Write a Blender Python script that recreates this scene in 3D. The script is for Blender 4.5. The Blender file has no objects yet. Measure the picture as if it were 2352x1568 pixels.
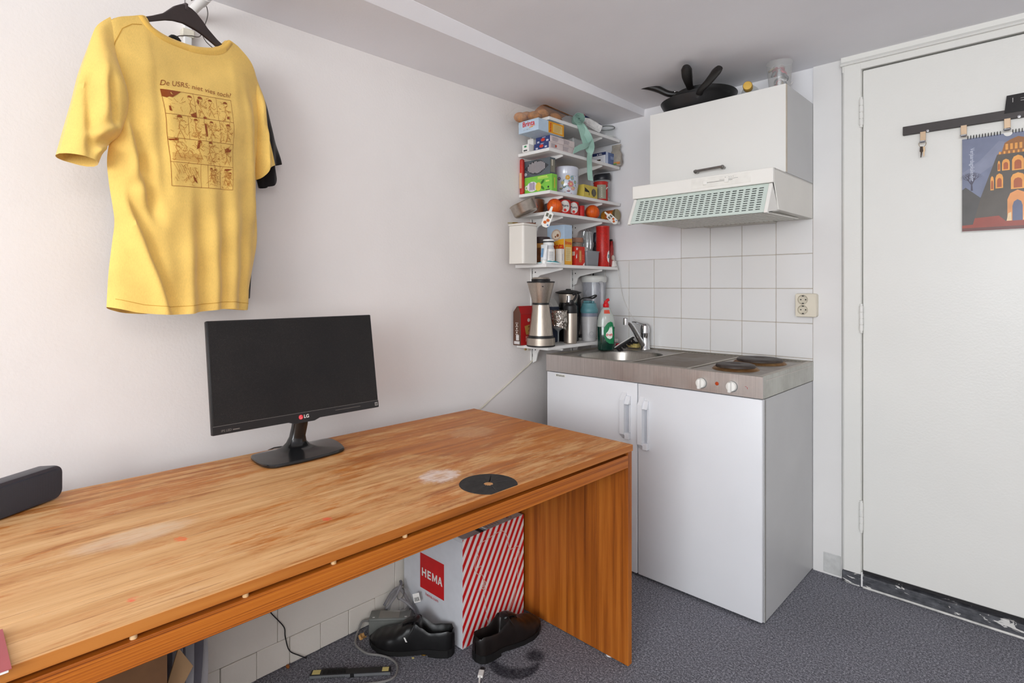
import bpy, bmesh, math, random
from mathutils import Vector, Matrix
from mathutils.bvhtree import BVHTree
random.seed(7)
S = bpy.context.scene
COL = S.collection
PI = math.pi

# ------------------------------------------------------------------ camera, world, lights, exposure
cam_d = bpy.data.cameras.new('camera'); cam = bpy.data.objects.new('camera', cam_d); COL.objects.link(cam)
cam.location = (1.743, -2.6565, 1.1993); cam.rotation_euler = (PI/2, 0, 0.775)
cam_d.sensor_width = 36; cam_d.lens = 19.932
cam_d.shift_x = 0.00983; cam_d.shift_y = -0.0529
cam_d.clip_start = 0.02
S.camera = cam
S.view_settings.view_transform = 'Standard'; S.view_settings.look = 'None'
S.view_settings.exposure = -0.09; S.view_settings.gamma = 1; S.view_settings.use_curve_mapping = False
S.cycles.use_denoising = True
S.cycles.max_bounces = 10; S.cycles.diffuse_bounces = 6; S.cycles.transparent_max_bounces = 16
W = bpy.data.worlds.new('sky'); S.world = W; W.use_nodes = True
W.node_tree.nodes['Background'].inputs[0].default_value = (0.80, 0.90, 1.0, 1)
W.node_tree.nodes['Background'].inputs[1].default_value = 1.0

def area(name, loc, rot, sx, sy, power, color):
    d = bpy.data.lights.new(name, 'AREA'); d.shape = 'RECTANGLE'; d.size = sx; d.size_y = sy
    d.energy = power; d.color = color
    o = bpy.data.objects.new(name, d); COL.objects.link(o); o.location = loc; o.rotation_euler = rot
    return o
# daylight entering through the window in the wall behind the camera
area('window_daylight', (2.10, -5.02, 1.42), (-PI/2, 0, PI), 1.95, 1.25, 100, (0.915, 0.957, 0.985))
# unseen fill light behind the camera, added to brighten ceiling and walls
pd = bpy.data.lights.new('unseen_fill_light', 'POINT'); pd.energy = 21; pd.shadow_soft_size = .16; pd.color = (.97, .97, .97)
po = bpy.data.objects.new('unseen_fill_light', pd); COL.objects.link(po); po.location = (2.45, -2.95, 1.72)

# ------------------------------------------------------------------ materials
def lin(c):
    return tuple(((x/255)/12.92 if x/255 <= .04045 else ((x/255+.055)/1.055)**2.4) for x in c)
class NT:
    def __init__(s, m):
        s.t = m.node_tree; s.n = s.t.nodes; s.l = s.t.links; s.b = s.n['Principled BSDF']
    def add(s, ty, **k):
        nd = s.n.new(ty)
        for a, v in k.items(): setattr(nd, a, v)
        return nd
    def link(s, a, b): s.l.new(a, b)
    def setin(s, nd, name, v):
        if hasattr(v, 'is_output') or isinstance(v, bpy.types.NodeSocket): s.l.new(v, nd.inputs[name])
        else: nd.inputs[name].default_value = v
    def coord(s, scale=(1, 1, 1), world=False, rnd=False):
        if world: src = s.add('ShaderNodeNewGeometry').outputs['Position']
        else: src = s.add('ShaderNodeTexCoord').outputs['Object']
        if rnd:
            oi = s.add('ShaderNodeObjectInfo'); va = s.add('ShaderNodeVectorMath', operation='SCALE')
            va.inputs[0].default_value = (3.1, 7.7, 5.3); s.link(oi.outputs['Random'], va.inputs['Scale'])
            vb = s.add('ShaderNodeVectorMath', operation='ADD'); s.link(src, vb.inputs[0]); s.link(va.outputs[0], vb.inputs[1]); src = vb.outputs[0]
        mp = s.add('ShaderNodeMapping'); mp.inputs['Scale'].default_value = scale; s.link(src, mp.inputs[0])
        return mp.outputs[0]
    def noise(s, vec, scale, detail=3, rough=.5, dist=0):
        nd = s.add('ShaderNodeTexNoise'); nd.inputs['Scale'].default_value = scale; nd.inputs['Detail'].default_value = detail
        nd.inputs['Roughness'].default_value = rough; nd.inputs['Distortion'].default_value = dist; s.link(vec, nd.inputs['Vector'])
        return nd.outputs['Fac']
    def ramp(s, fac, stops):
        nd = s.add('ShaderNodeValToRGB'); cr = nd.color_ramp
        while len(cr.elements) < len(stops): cr.elements.new(.5)
        for e, (p, c) in zip(cr.elements, stops): e.position = p; e.color = (*c, 1) if len(c) == 3 else c
        s.link(fac, nd.inputs[0]); return nd.outputs[0]
    def mix(s, fac, a, b, mode='MIX'):
        nd = s.add('ShaderNodeMix', data_type='RGBA', blend_type=mode)
        s.setin(nd, 0, fac)
        for i, v in ((6, a), (7, b)):
            if isinstance(v, tuple): nd.inputs[i].default_value = (*v, 1)
            else: s.link(v, nd.inputs[i])
        return nd.outputs[2]
    def math(s, op, a, b=0.0, c=None):
        nd = s.add('ShaderNodeMath', operation=op)
        for i, v in enumerate((a, b) if c is None else (a, b, c)):
            if isinstance(v, (int, float)): nd.inputs[i].default_value = v
            else: s.link(v, nd.inputs[i])
        return nd.outputs[0]
    def bump(s, h, strength=.2, dist=.002):
        nd = s.add('ShaderNodeBump'); nd.inputs['Strength'].default_value = strength; nd.inputs['Distance'].default_value = dist
        s.link(h, nd.inputs['Height']); s.link(nd.outputs[0], s.b.inputs['Normal'])
MC = {}
def newmat(name):
    m = bpy.data.materials.new(name); m.use_nodes = True; return m, NT(m)
def mat(c, rough=.5, metal=0, var=.05, vs=30, bump=0, bs=150, trans=0, alpha=1, spec=.5, coat=0, st=(1, 1, 1), sheen=0, ior=1.45, name=None):
    key = (c, rough, metal, var, vs, bump, bs, trans, alpha, spec, coat, st, sheen, ior)
    if key in MC: return MC[key]
    m, t = newmat(name or 'mat_%d_%d_%d' % c); L = lin(c); b = t.b
    v = t.coord(st); n = t.noise(v, vs, 2)
    lo = tuple(x*(1-var) for x in L); hi = tuple(min(1, x*(1+var)) for x in L)
    t.link(t.ramp(n, [(.3, lo), (.7, hi)]), b.inputs['Base Color'])
    b.inputs['Roughness'].default_value = rough; b.inputs['Metallic'].default_value = metal
    b.inputs['Specular IOR Level'].default_value = spec; b.inputs['IOR'].default_value = ior
    b.inputs['Transmission Weight'].default_value = trans; b.inputs['Alpha'].default_value = alpha
    b.inputs['Coat Weight'].default_value = coat; b.inputs['Sheen Weight'].default_value = sheen
    if bump: t.bump(t.noise(v, bs, 3), bump)
    MC[key] = m; return m

def plaster(c, var=.03, bump=.35, big=.25, rough=.75, name='plaster', sheen_patch=None):
    m, t = newmat(name); L = lin(c)
    v = t.coord(world=True)
    n = t.noise(v, 2.2, 3)
    t.link(t.ramp(n, [(.3, tuple(x*(1-var) for x in L)), (.7, tuple(min(1, x*(1+var)) for x in L))]), t.b.inputs['Base Color'])
    t.b.inputs['Roughness'].default_value = rough; t.b.inputs['Specular IOR Level'].default_value = .3
    h = t.math('ADD', t.math('MULTIPLY', t.noise(v, 130, 3), .5), t.math('MULTIPLY', t.noise(v, 9, 3, dist=.6), big*4))
    t.bump(h, bump, .004); return m
M_wall = plaster((232, 227, 224), name='wall_plaster', bump=.30)
M_wallk = plaster((233, 232, 234), name='kitchen_wall_paint', bump=.12)
M_ceil = plaster((238, 237, 240), name='ceiling_paint', bump=.15, big=.4)
M_block = plaster((222, 216, 206), var=.05, name='painted_block', bump=.35)

def m_floor():
    m, t = newmat('grey_carpet'); v = t.coord(world=True)
    a = t.noise(v, 420, 2, .8); b = t.noise(v, 150, 2, .7); c = t.noise(v, 3, 3)
    f = t.math('ADD', t.math('MULTIPLY', a, .6), t.math('MULTIPLY', b, .4))
    col = t.ramp(f, [(.36, lin((44, 44, 50))), (.5, lin((110, 110, 118))), (.64, lin((205, 205, 212)))])
    col = t.mix(.16, col, t.ramp(c, [(.35, lin((92, 90, 92))), (.65, lin((126, 126, 134)))]))
    # damp stains with a shape of their own (a blot and a crescent)
    sep = t.add('ShaderNodeSeparateXYZ'); t.link(v, sep.inputs[0]); X, Y = sep.outputs[0], sep.outputs[1]
    def dist(cx, cy): return t.math('SQRT', t.math('ADD', t.math('POWER', t.math('ABSOLUTE', t.math('SUBTRACT', X, cx)), 2), t.math('POWER', t.math('ABSOLUTE', t.math('SUBTRACT', Y, cy)), 2)))
    def sm(d, lo, hi):
        nd = t.add('ShaderNodeMapRange', interpolation_type='SMOOTHSTEP'); t.link(d, nd.inputs[0]); nd.inputs[1].default_value = lo; nd.inputs[2].default_value = hi
        nd.inputs[3].default_value = 1; nd.inputs[4].default_value = 0; return nd.outputs[0]
    blot = sm(dist(.528, -1.262), .014, .046)
    ring = t.math('MULTIPLY', sm(dist(.500, -1.330), .074, .090), t.math('SUBTRACT', 1.0, sm(dist(.470, -1.285), .070, .098)))
    wob = t.math('MULTIPLY_ADD', t.noise(v, 60, 2), .9, .6)
    stain = t.math('MULTIPLY', t.math('MULTIPLY', t.math('MAXIMUM', blot, ring), wob), .72)
    col = t.mix(t.math('MINIMUM', stain, .92), col, lin((22, 22, 32)))
    t.link(col, t.b.inputs['Base Color']); t.b.inputs['Roughness'].default_value = .95; t.b.inputs['Specular IOR Level'].default_value = .1
    t.bump(f, .9, .004); return m
M_floor = m_floor()

def wood(name, axis='y', base=((122, 66, 22), (176, 104, 40), (205, 140, 70)), worn=None, gs=1.0, rough=.45, stripes=False, amount=0.5, rings=None):
    """pine with the grain along an axis; worn = colours of rubbed patches that run over all the boards"""
    m, t = newmat(name)
    k = {'x': (1.2, 34, 34), 'y': (34, 1.2, 34), 'z': (34, 34, 1.2)}[axis]
    v = t.coord(k, world=True, rnd=True)
    n = t.noise(v, 1.0*gs, 5, .62, .25)
    if stripes:
        kk = {'x': (.3, 30, 190), 'y': (30, .3, 190), 'z': (190, 190, .3)}[axis]
        v2 = t.coord(kk, world=True, rnd=True); n2 = t.noise(v2, 2.4, 2, .5, .1)
        n = t.math('ADD', t.math('MULTIPLY', n, .35), t.math('MULTIPLY', n2, .65))
    col = t.ramp(n, [(.32, lin(base[0])), (.5, lin(base[1])), (.68, lin(base[2]))])
    if worn:
        w = t.coord(world=True); s1 = t.noise(t.coord((1, .42, 1), world=True), 7.5, 5, .62, .8)
        v3 = t.coord({'y': (22, 2.2, 22)}.get(axis, (10, 10, 10)), world=True); s2 = t.noise(v3, 1.7, 6, .75, .4)
        v4 = t.coord({'y': (60, 9, 60)}.get(axis, (10, 10, 10)), world=True); s3 = t.noise(v4, 2.0, 4, .7)
        sep = t.add('ShaderNodeSeparateXYZ'); t.link(w, sep.inputs[0])
        # rubbed most towards the front edge; near end paler from wear plus painted light
        gx = t.add('ShaderNodeMapRange'); t.link(sep.outputs[0], gx.inputs[0]); gx.inputs[1].default_value = .1; gx.inputs[2].default_value = .78; gx.inputs[3].default_value = -.035; gx.inputs[4].default_value = .035
        gy = t.add('ShaderNodeMapRange'); t.link(sep.outputs[1], gy.inputs[0]); gy.inputs[1].default_value = -1.2; gy.inputs[2].default_value = -2.5; gy.inputs[3].default_value = -.05; gy.inputs[4].default_value = .07
        f = t.math('ADD', t.math('ADD', t.math('MULTIPLY', s1, .45), t.math('MULTIPLY', s2, .40)), t.math('MULTIPLY', s3, .25))
        f = t.math('ADD', t.math('ADD', f, gx.outputs[0]), gy.outputs[0])
        fac = t.ramp(f, [(.495, (0, 0, 0)), (.535, (.35, .35, .35)), (.570, (.75, .75, .75)), (.63, (1, 1, 1))])
        pale = t.ramp(n, [(.3, lin(worn[0])), (.65, lin(worn[1]))])
        col = t.mix(t.math('MULTIPLY', fac, amount), col, pale)
        # white bloom left by a wet pot, plus small chalky spots
        def dist(cx, cy, kx, ky):
            return t.math('SQRT', t.math('ADD', t.math('POWER', t.math('ABSOLUTE', t.math('MULTIPLY', t.math('SUBTRACT', sep.outputs[0], cx), kx)), 2), t.math('POWER', t.math('ABSOLUTE', t.math('MULTIPLY', t.math('SUBTRACT', sep.outputs[1], cy), ky)), 2)))
        def spot(cx, cy, kx, ky, r0, r1, amt, c, hole=0):
            nonlocal col
            wob = t.math('MULTIPLY', t.math('SUBTRACT', t.noise(w, 45, 4, .7), .5), .055)
            nd = t.add('ShaderNodeMapRange', interpolation_type='SMOOTHSTEP'); d0 = t.math('ADD', dist(cx, cy, kx, ky), wob); t.link(d0, nd.inputs[0])
            nd.inputs[1].default_value = r0; nd.inputs[2].default_value = r1; nd.inputs[3].default_value = amt; nd.inputs[4].default_value = 0
            fo = nd.outputs[0]
            if hole:
                nh = t.add('ShaderNodeMapRange', interpolation_type='SMOOTHSTEP'); t.link(d0, nh.inputs[0])
                nh.inputs[1].default_value = 0; nh.inputs[2].default_value = hole; nh.inputs[3].default_value = .35; nh.inputs[4].default_value = 1
                fo = t.math('MULTIPLY', fo, nh.outputs[0])
            fo = t.math('MULTIPLY', fo, t.math('MULTIPLY_ADD', s3, 1.6, .1))
            col = t.mix(t.math('MINIMUM', fo, 1.0), col, c)
        spot(.575, -1.70, 1.1, .9, .030, .062, .95, lin((236, 222, 216)), .045)
        spot(.30, -1.33, 1, .8, .05, .08, .35, lin((214, 176, 132)))
        spot(.42, -2.36, 2.4, .9, .06, .12, .55, lin((226, 205, 180)))
        spot(.50, -2.30, 1, 1, .004, .014, .8, lin((232, 110, 60)))
        spot(.62, -2.05, 1, 1, .003, .010, .8, lin((232, 90, 60)))
        spot(.69, -2.42, 1, 1, .003, .012, .8, lin((235, 110, 80)))
        sp = t.noise(w, 210, 2, .6)
        col = t.mix(t.ramp(sp, [(.73, (0, 0, 0)), (.78, (.6, .6, .6))]), col, lin((236, 220, 200)))
        v5 = t.coord((260, 5, 260), world=True, rnd=True); s5 = t.noise(v5, 1.2, 4, .6, .3)
        col = t.mix(t.ramp(s5, [(.30, (.75, .75, .75)), (.42, (0, 0, 0))]), col, lin((146, 88, 40)))
        v6 = t.coord((30, 9, 30), world=True); s6 = t.noise(v6, 1.6, 6, .8, .5)
        col = t.mix(t.ramp(s6, [(.58, (0, 0, 0)), (.72, (.6, .6, .6))]), col, lin((222, 186, 146)))
        rr = t.math('MULTIPLY_ADD', fac, .22, rough); t.link(rr, t.b.inputs['Roughness'])
    else: t.b.inputs['Roughness'].default_value = rough
    t.link(col, t.b.inputs['Base Color']); t.bump(n, .12, .002); t.b.inputs['Specular IOR Level'].default_value = .4
    return m
M_desktop = wood('worn_pine_top', 'y', ((150, 82, 22), (186, 108, 34), (203, 130, 52)), ((200, 146, 88), (226, 182, 130)), amount=.93)
M_apron = wood('pine_rail', 'y', ((104, 46, 6), (172, 92, 20), (192, 114, 34)), stripes=True)
M_edge = wood('pine_edge', 'y', ((120, 62, 16), (168, 96, 32), (186, 116, 48)))
M_panel = wood('pine_stave', 'z', ((118, 58, 12), (160, 86, 22), (186, 110, 38)))
M_peg = wood('pale_dowel', 'z', ((200, 160, 110), (222, 186, 140), (232, 200, 160)))

def steel(name, c, rough, axis='z', aniso=.0, dirt=.12, dirtc=(120, 100, 86)):
    m, t = newmat(name); k = {'z': (260, 260, 3), 'x': (3, 260, 260), 'y': (260, 3, 260), '0': (40, 40, 40)}[axis]
    n = t.noise(t.coord(k), 1.5, 3); L = lin(c)
    d = t.noise(t.coord(), 7, 5, .65)
    col = t.ramp(n, [(.3, tuple(x*.86 for x in L)), (.7, tuple(min(1, x*1.1) for x in L))])
    col = t.mix(t.ramp(d, [(.45, (0, 0, 0)), (.75, (dirt*2,)*3)]), col, lin(dirtc))
    t.link(col, t.b.inputs['Base Color']); t.b.inputs['Metallic'].default_value = 1
    t.link(t.ramp(d, [(.35, (rough,)*3), (.7, (min(1, rough+.18),)*3)]), t.b.inputs['Roughness'])
    t.bump(n, .06, .001); return m
M_steel = steel('worktop_steel', (206, 200, 196), .36, 'z', dirt=.10, dirtc=(160, 148, 138))
M_steeltop = steel('worktop_top_steel', (170, 164, 158), .40, 'x', dirt=.16)
M_basin = steel('basin_steel', (178, 174, 168), .28, 'z', dirt=.05)
M_brushed = steel('brushed_steel', (186, 176, 164), .30, 'z', dirt=.04)
M_chrome = mat((205, 206, 208), .08, 1, .02)
M_white = mat((232, 231, 229), .38, var=.015, vs=4)
M_fridge = mat((224, 225, 228), .36, var=.015, vs=5)
M_carcass = mat((190, 190, 190), .4, var=.03, vs=5)
M_hood = mat((234, 232, 226), .4, var=.015, vs=6)
M_gloss = plaster((228, 227, 222), var=.015, name='door_gloss_paint', bump=.22, big=.12, rough=.32)
M_shelf = mat((232, 231, 229), .45, var=.02, vs=10)
M_black = mat((24, 23, 24), .45, var=.1)
M_blackgl = mat((14, 14, 16), .16, var=.05, coat=.3)
M_dark = mat((40, 38, 40), .6)
M_grey = mat((120, 122, 120), .5)
M_paper = mat((236, 234, 230), .7, var=.02)
M_ink = mat((40, 40, 44), .7)
M_red = mat((206, 30, 32), .5)
def clear(name, c=(235, 240, 240), a=.22, rough=.12):
    m, t = newmat(name); L = lin(c)
    n = t.noise(t.coord(), 30, 2)
    t.link(t.ramp(n, [(.3, tuple(x*.95 for x in L)), (.7, L)]), t.b.inputs['Base Color'])
    t.b.inputs['Roughness'].default_value = rough; t.b.inputs['Alpha'].default_value = a; t.b.inputs['Specular IOR Level'].default_value = .8
    return m
M_clear = clear('clear_plastic'); M_glass = clear('thin_glass', (225, 235, 235), .16, .05)
M_frost = clear('frosted_plastic', (214, 214, 214), .6, .4)
M_bag = clear('bag_film', (232, 230, 226), .16, .15)
def stripes_mat():
    m, t = newmat('red_white_stripes'); sep = t.add('ShaderNodeSeparateXYZ'); v = t.coord(world=True); t.link(v, sep.inputs[0])
    q = t.math('ADD', t.math('MULTIPLY', sep.outputs[1], -1.0), t.math('MULTIPLY', sep.outputs[2], .60))
    f = t.math('FRACT', t.math('MULTIPLY', q, 33.0))
    fac = t.math('GREATER_THAN', f, .5)
    n = t.noise(v, 20, 2)
    t.link(t.mix(fac, t.ramp(n, [(.3, lin((232, 228, 226))), (.7, lin((240, 236, 234)))]), lin((205, 18, 22))), t.b.inputs['Base Color'])
    t.b.inputs['Roughness'].default_value = .55; return m
M_stripes = stripes_mat()
def fabric(name, c, var=.1, dark=None):
    m, t = newmat(name); L = lin(c); v = t.coord()
    w = t.noise(t.coord((900, 900, 160)), 1, 2); b = t.noise(v, 14, 4)
    col = t.ramp(t.math('ADD', t.math('MULTIPLY', w, .5), t.math('MULTIPLY', b, .5)), [(.35, tuple(x*(1-var) for x in L)), (.65, tuple(min(1, x*(1+var)) for x in L))])
    t.link(col, t.b.inputs['Base Color']); t.b.inputs['Roughness'].default_value = .9; t.b.inputs['Sheen Weight'].default_value = .25
    t.b.inputs['Specular IOR Level'].default_value = .2; t.bump(w, .25, .0008); return m
M_yellow = fabric('yellow_jersey', (236, 197, 108)); M_yellow2 = fabric('yellow_rib', (230, 186, 92))
M_blackcloth = fabric('black_jersey', (30, 28, 30)); M_print = fabric('brown_print', (140, 66, 18)); M_tan = fabric('tan_print', (216, 168, 84)); M_print2 = fabric('light_brown_print', (176, 110, 40))

# ------------------------------------------------------------------ geometry helpers
class G:
    """a bag of vertices and faces in metres"""
    def __init__(s, v=None, f=None): s.v = [tuple(p) for p in (v or [])]; s.f = [tuple(q) for q in (f or [])]
    def __add__(s, o):
        k = len(s.v); return G(s.v+o.v, s.f+[tuple(i+k for i in q) for q in o.f])
    def map(s, fn): return G([fn(*p) for p in s.v], s.f)
    def mv(s, x=0, y=0, z=0): return s.map(lambda a, b, c: (a+x, b+y, c+z))
    def rot(s, ax, deg, o=(0, 0, 0)):
        R = Matrix.Rotation(math.radians(deg), 3, ax); o = Vector(o)
        return s.map(lambda a, b, c: tuple(R @ (Vector((a, b, c))-o)+o))
def frombm(bm):
    bm.verts.ensure_lookup_table(); bm.verts.index_update()
    g = G([v.co[:] for v in bm.verts], [[v.index for v in f.verts] for f in bm.faces]); bm.free(); return g
def box(x0, x1, y0, y1, z0, z1, b=0, seg=1):
    if b <= 0:
        return G([(x0, y0, z0), (x1, y0, z0), (x1, y1, z0), (x0, y1, z0), (x0, y0, z1), (x1, y0, z1), (x1, y1, z1), (x0, y1, z1)],
                 [(0, 3, 2, 1), (4, 5, 6, 7), (0, 1, 5, 4), (1, 2, 6, 5), (2, 3, 7, 6), (3, 0, 4, 7)])
    bm = bmesh.new(); bmesh.ops.create_cube(bm, size=1)
    for v in bm.verts: v.co = ((x0+x1)/2+v.co.x*(x1-x0), (y0+y1)/2+v.co.y*(y1-y0), (z0+z1)/2+v.co.z*(z1-z0))
    bmesh.ops.bevel(bm, geom=bm.edges[:], offset=b, segments=seg, affect='EDGES', profile=.5)
    return frombm(bm)
def prism(poly, ax, a, b, bev=0):
    """extrude a 2-D outline along an axis: x takes (y,z), y takes (x,z), z takes (x,y)"""
    P = {'x': lambda u, v, w: (w, u, v), 'y': lambda u, v, w: (u, w, v), 'z': lambda u, v, w: (u, v, w)}[ax]
    n = len(poly); V = [P(u, v, a) for u, v in poly]+[P(u, v, b) for u, v in poly]
    F = [tuple(range(n))[::-1], tuple(range(n, 2*n))]+[(i, (i+1) % n, n+(i+1) % n, n+i) for i in range(n)]
    bm = bmesh.new(); vs = [bm.verts.new(p) for p in V]
    for q in F: bm.faces.new([vs[i] for i in q])
    bmesh.ops.recalc_face_normals(bm, faces=bm.faces[:])
    if bev: bmesh.ops.bevel(bm, geom=bm.edges[:], offset=bev, segments=1, affect='EDGES', profile=.5)
    return frombm(bm)
def rrect(x0, x1, y0, y1, r, n=5):
    out = []
    for cx, cy, a in ((x1-r, y1-r, 0), (x0+r, y1-r, 90), (x0+r, y0+r, 180), (x1-r, y0+r, 270)):
        for i in range(n+1):
            t = math.radians(a+90*i/n); out.append((cx+r*math.cos(t), cy+r*math.sin(t)))
    return out
def lathe(prof, c=(0, 0, 0), n=28, ax='z', a0=0, a1=360):
    full = abs(a1-a0) >= 360; m = n if full else n+1; V = []; F = []
    for r, z in prof:
        for i in range(m):
            t = math.radians(a0+(a1-a0)*i/n); x, y = r*math.cos(t), r*math.sin(t)
            p = {'z': (x, y, z), 'x': (z, x, y), 'y': (y, z, x)}[ax]
            V.append((c[0]+p[0], c[1]+p[1], c[2]+p[2]))
    for k in range(len(prof)-1):
        for i in range(n):
            j = (i+1) % m; F.append((k*m+i, k*m+j, (k+1)*m+j, (k+1)*m+i))
    if full:
        if prof[0][0] > 1e-5: F.append(tuple(range(m))[::-1])
        if prof[-1][0] > 1e-5: F.append(tuple((len(prof)-1)*m+i for i in range(m)))
    return G(V, F)
def open_lathe(prof, c=(0, 0, 0), n=28, ax='z'):
    """lathe for a profile that returns to the axis itself: no caps added"""
    g = lathe(prof, c, n, ax); m = len(g.f); k = (len(prof)-1)*n; return G(g.v, g.f[:k])
def cyl(r, z0, z1, c=(0, 0), n=24, b=0.0):
    b = b or min(r, abs(z1-z0))*.06
    return lathe([(r-b, z0), (r, z0+b), (r, z1-b), (r-b, z1)], (c[0], c[1], 0), n)
def spline(pts, k=6):
    pts = [Vector(p) for p in pts]; out = []
    for i in range(len(pts)-1):
        a, b, c, d = pts[max(i-1, 0)], pts[i], pts[i+1], pts[min(i+2, len(pts)-1)]
        for j in range(k):
            t = j/k; out.append(.5*((2*b)+(-a+c)*t+(2*a-5*b+4*c-d)*t*t+(-a+3*b-3*c+d)*t**3))
    out.append(pts[-1]); return out
def tube(pts, r, n=8, sm=0, flat=None, closed=False):
    """a round (or flattened) bar along a path; r one radius or one per point"""
    P = spline(pts, sm) if sm else [Vector(p) for p in pts]; N = len(P)
    R = r if isinstance(r, (list, tuple)) else [r]*N
    if len(R) != N: R = [R[min(len(R)-1, int(i/(N-1)*(len(R)-1)))]*(1-(i/(N-1)*(len(R)-1)) % 1)+R[min(len(R)-1, int(i/(N-1)*(len(R)-1))+1)]*((i/(N-1)*(len(R)-1)) % 1) for i in range(N)]
    V = []; F = []; up = None
    for i in range(N):
        d = (P[min(i+1, N-1)]-P[max(i-1, 0)]); d = d.normalized() if d.length > 1e-9 else Vector((0, 0, 1))
        if up is None: up = Vector(flat[0]) if flat else (Vector((0, 0, 1)) if abs(d.z) < .9 else Vector((1, 0, 0)))
        s = d.cross(up).normalized(); u = s.cross(d).normalized(); up = u
        fx, fy = (1, flat[1]) if flat else (1, 1)
        for k in range(n):
            t = 2*PI*k/n; V.append(tuple(P[i]+s*R[i]*fx*math.cos(t)+u*R[i]*fy*math.sin(t)))
    for i in range(N-1):
        for k in range(n): F.append((i*n+k, i*n+(k+1) % n, (i+1)*n+(k+1) % n, (i+1)*n+k))
    if closed:
        for k in range(n): F.append(((N-1)*n+k, (N-1)*n+(k+1) % n, (k+1) % n, k))
    else: F += [tuple(range(n))[::-1], tuple((N-1)*n+k for k in range(n))]
    return G(V, F)
def ball(r, c, sx=1, sy=1, sz=1, n=14, m=9, jit=0):
    prof = [(r*math.sin(PI*i/m), -r*math.cos(PI*i/m)) for i in range(m+1)]; prof[0] = (1e-6, -r); prof[-1] = (1e-6, r)
    g = lathe(prof, n=n); rr = random.Random(int(c[0]*1000)+int(c[1]*777))
    return g.map(lambda x, y, z: (c[0]+x*sx*(1+rr.uniform(-jit, jit)), c[1]+y*sy*(1+rr.uniform(-jit, jit)), c[2]+z*sz))
def grid(fn, nu, nv, closed_u=False):
    V = [fn(i/(nu if closed_u else nu-1), j/(nv-1)) for j in range(nv) for i in range(nu)]; F = []
    for j in range(nv-1):
        for i in range(nu if closed_u else nu-1):
            k = (i+1) % nu; F.append((j*nu+i, j*nu+k, (j+1)*nu+k, (j+1)*nu+i))
    return G(V, F)
def loft(rings, cap=True):
    n = len(rings[0]); V = [p for r in rings for p in r]; F = []
    for j in range(len(rings)-1):
        for i in range(n): k = (i+1) % n; F.append((j*n+i, j*n+k, (j+1)*n+k, (j+1)*n+i))
    if cap: F += [tuple(range(n))[::-1], tuple((len(rings)-1)*n+i for i in range(n))]
    return G(V, F)
_tc = {}
def text(s, size, bold=0, shear=0, w=None, align='CENTER'):
    d = bpy.data.curves.new('t', 'FONT'); d.body = s; d.size = size; d.offset = bold*size; d.shear = shear
    d.align_x = align; d.align_y = 'CENTER'; d.resolution_u = 3
    o = bpy.data.objects.new('t', d); me = bpy.data.meshes.new_from_object(o)
    g = G([v.co[:] for v in me.vertices], [p.vertices[:] for p in me.polygons])
    bpy.data.objects.remove(o); bpy.data.curves.remove(d); bpy.data.meshes.remove(me)
    if w:
        xs = [p[0] for p in g.v]; k = w/(max(xs)-min(xs)); g = g.map(lambda x, y, z: (x*k, y, z))
    return g
def poly(pts): return G([(x, y, 0) for x, y in pts], [tuple(range(len(pts)))])
def rect(x0, x1, y0, y1): return poly([(x0, y0), (x1, y0), (x1, y1), (x0, y1)])
def disc(r, c=(0, 0), n=20, ky=1): return poly([(c[0]+r*math.cos(2*PI*i/n), c[1]+ky*r*math.sin(2*PI*i/n)) for i in range(n)])
def annulus(r0, r1, c=(0, 0), n=24, a0=0, a1=360):
    V = []; m = n+1
    for i in range(m):
        t = math.radians(a0+(a1-a0)*i/n); V += [(c[0]+r0*math.cos(t), c[1]+r0*math.sin(t), 0), (c[0]+r1*math.cos(t), c[1]+r1*math.sin(t), 0)]
    return G(V, [(2*i, 2*i+1, 2*i+3, 2*i+2) for i in range(n)])
def dec(g, o, r, u, off=.0004):
    """lay a flat print on a face: origin, right, up"""
    o, r, u = Vector(o), Vector(r).normalized(), Vector(u).normalized(); n = r.cross(u)
    return g.map(lambda x, y, z: tuple(o+r*x+u*y+n*(z+off)))
def fine(g, lim):
    """cut a flat print into small triangles so that it can follow a curved face"""
    bm = bmesh.new(); vs = [bm.verts.new(p) for p in g.v]
    for q in g.f:
        try: bm.faces.new([vs[i] for i in q])
        except ValueError: pass
    for _ in range(3):
        bmesh.ops.triangulate(bm, faces=bm.faces[:]); E_ = [e for e in bm.edges if e.calc_length() > lim]
        if not E_: break
        bmesh.ops.subdivide_edges(bm, edges=E_, cuts=1)
    bmesh.ops.triangulate(bm, faces=bm.faces[:]); return frombm(bm)
FRONT = ((1, 0, 0), (0, 0, 1))      # faces -y
SIDE = ((0, 1, 0), (0, 0, 1))       # faces +x
def decc(g, c, r, z0, a0, off=.0005):
    """wrap a print round an upright cylinder, x -> angle, y -> height"""
    return fine(g, r*.3).map(lambda x, y, z: (c[0]+(r+off)*math.cos(a0+x/r), c[1]+(r+off)*math.sin(a0+x/r), z0+y))

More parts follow.
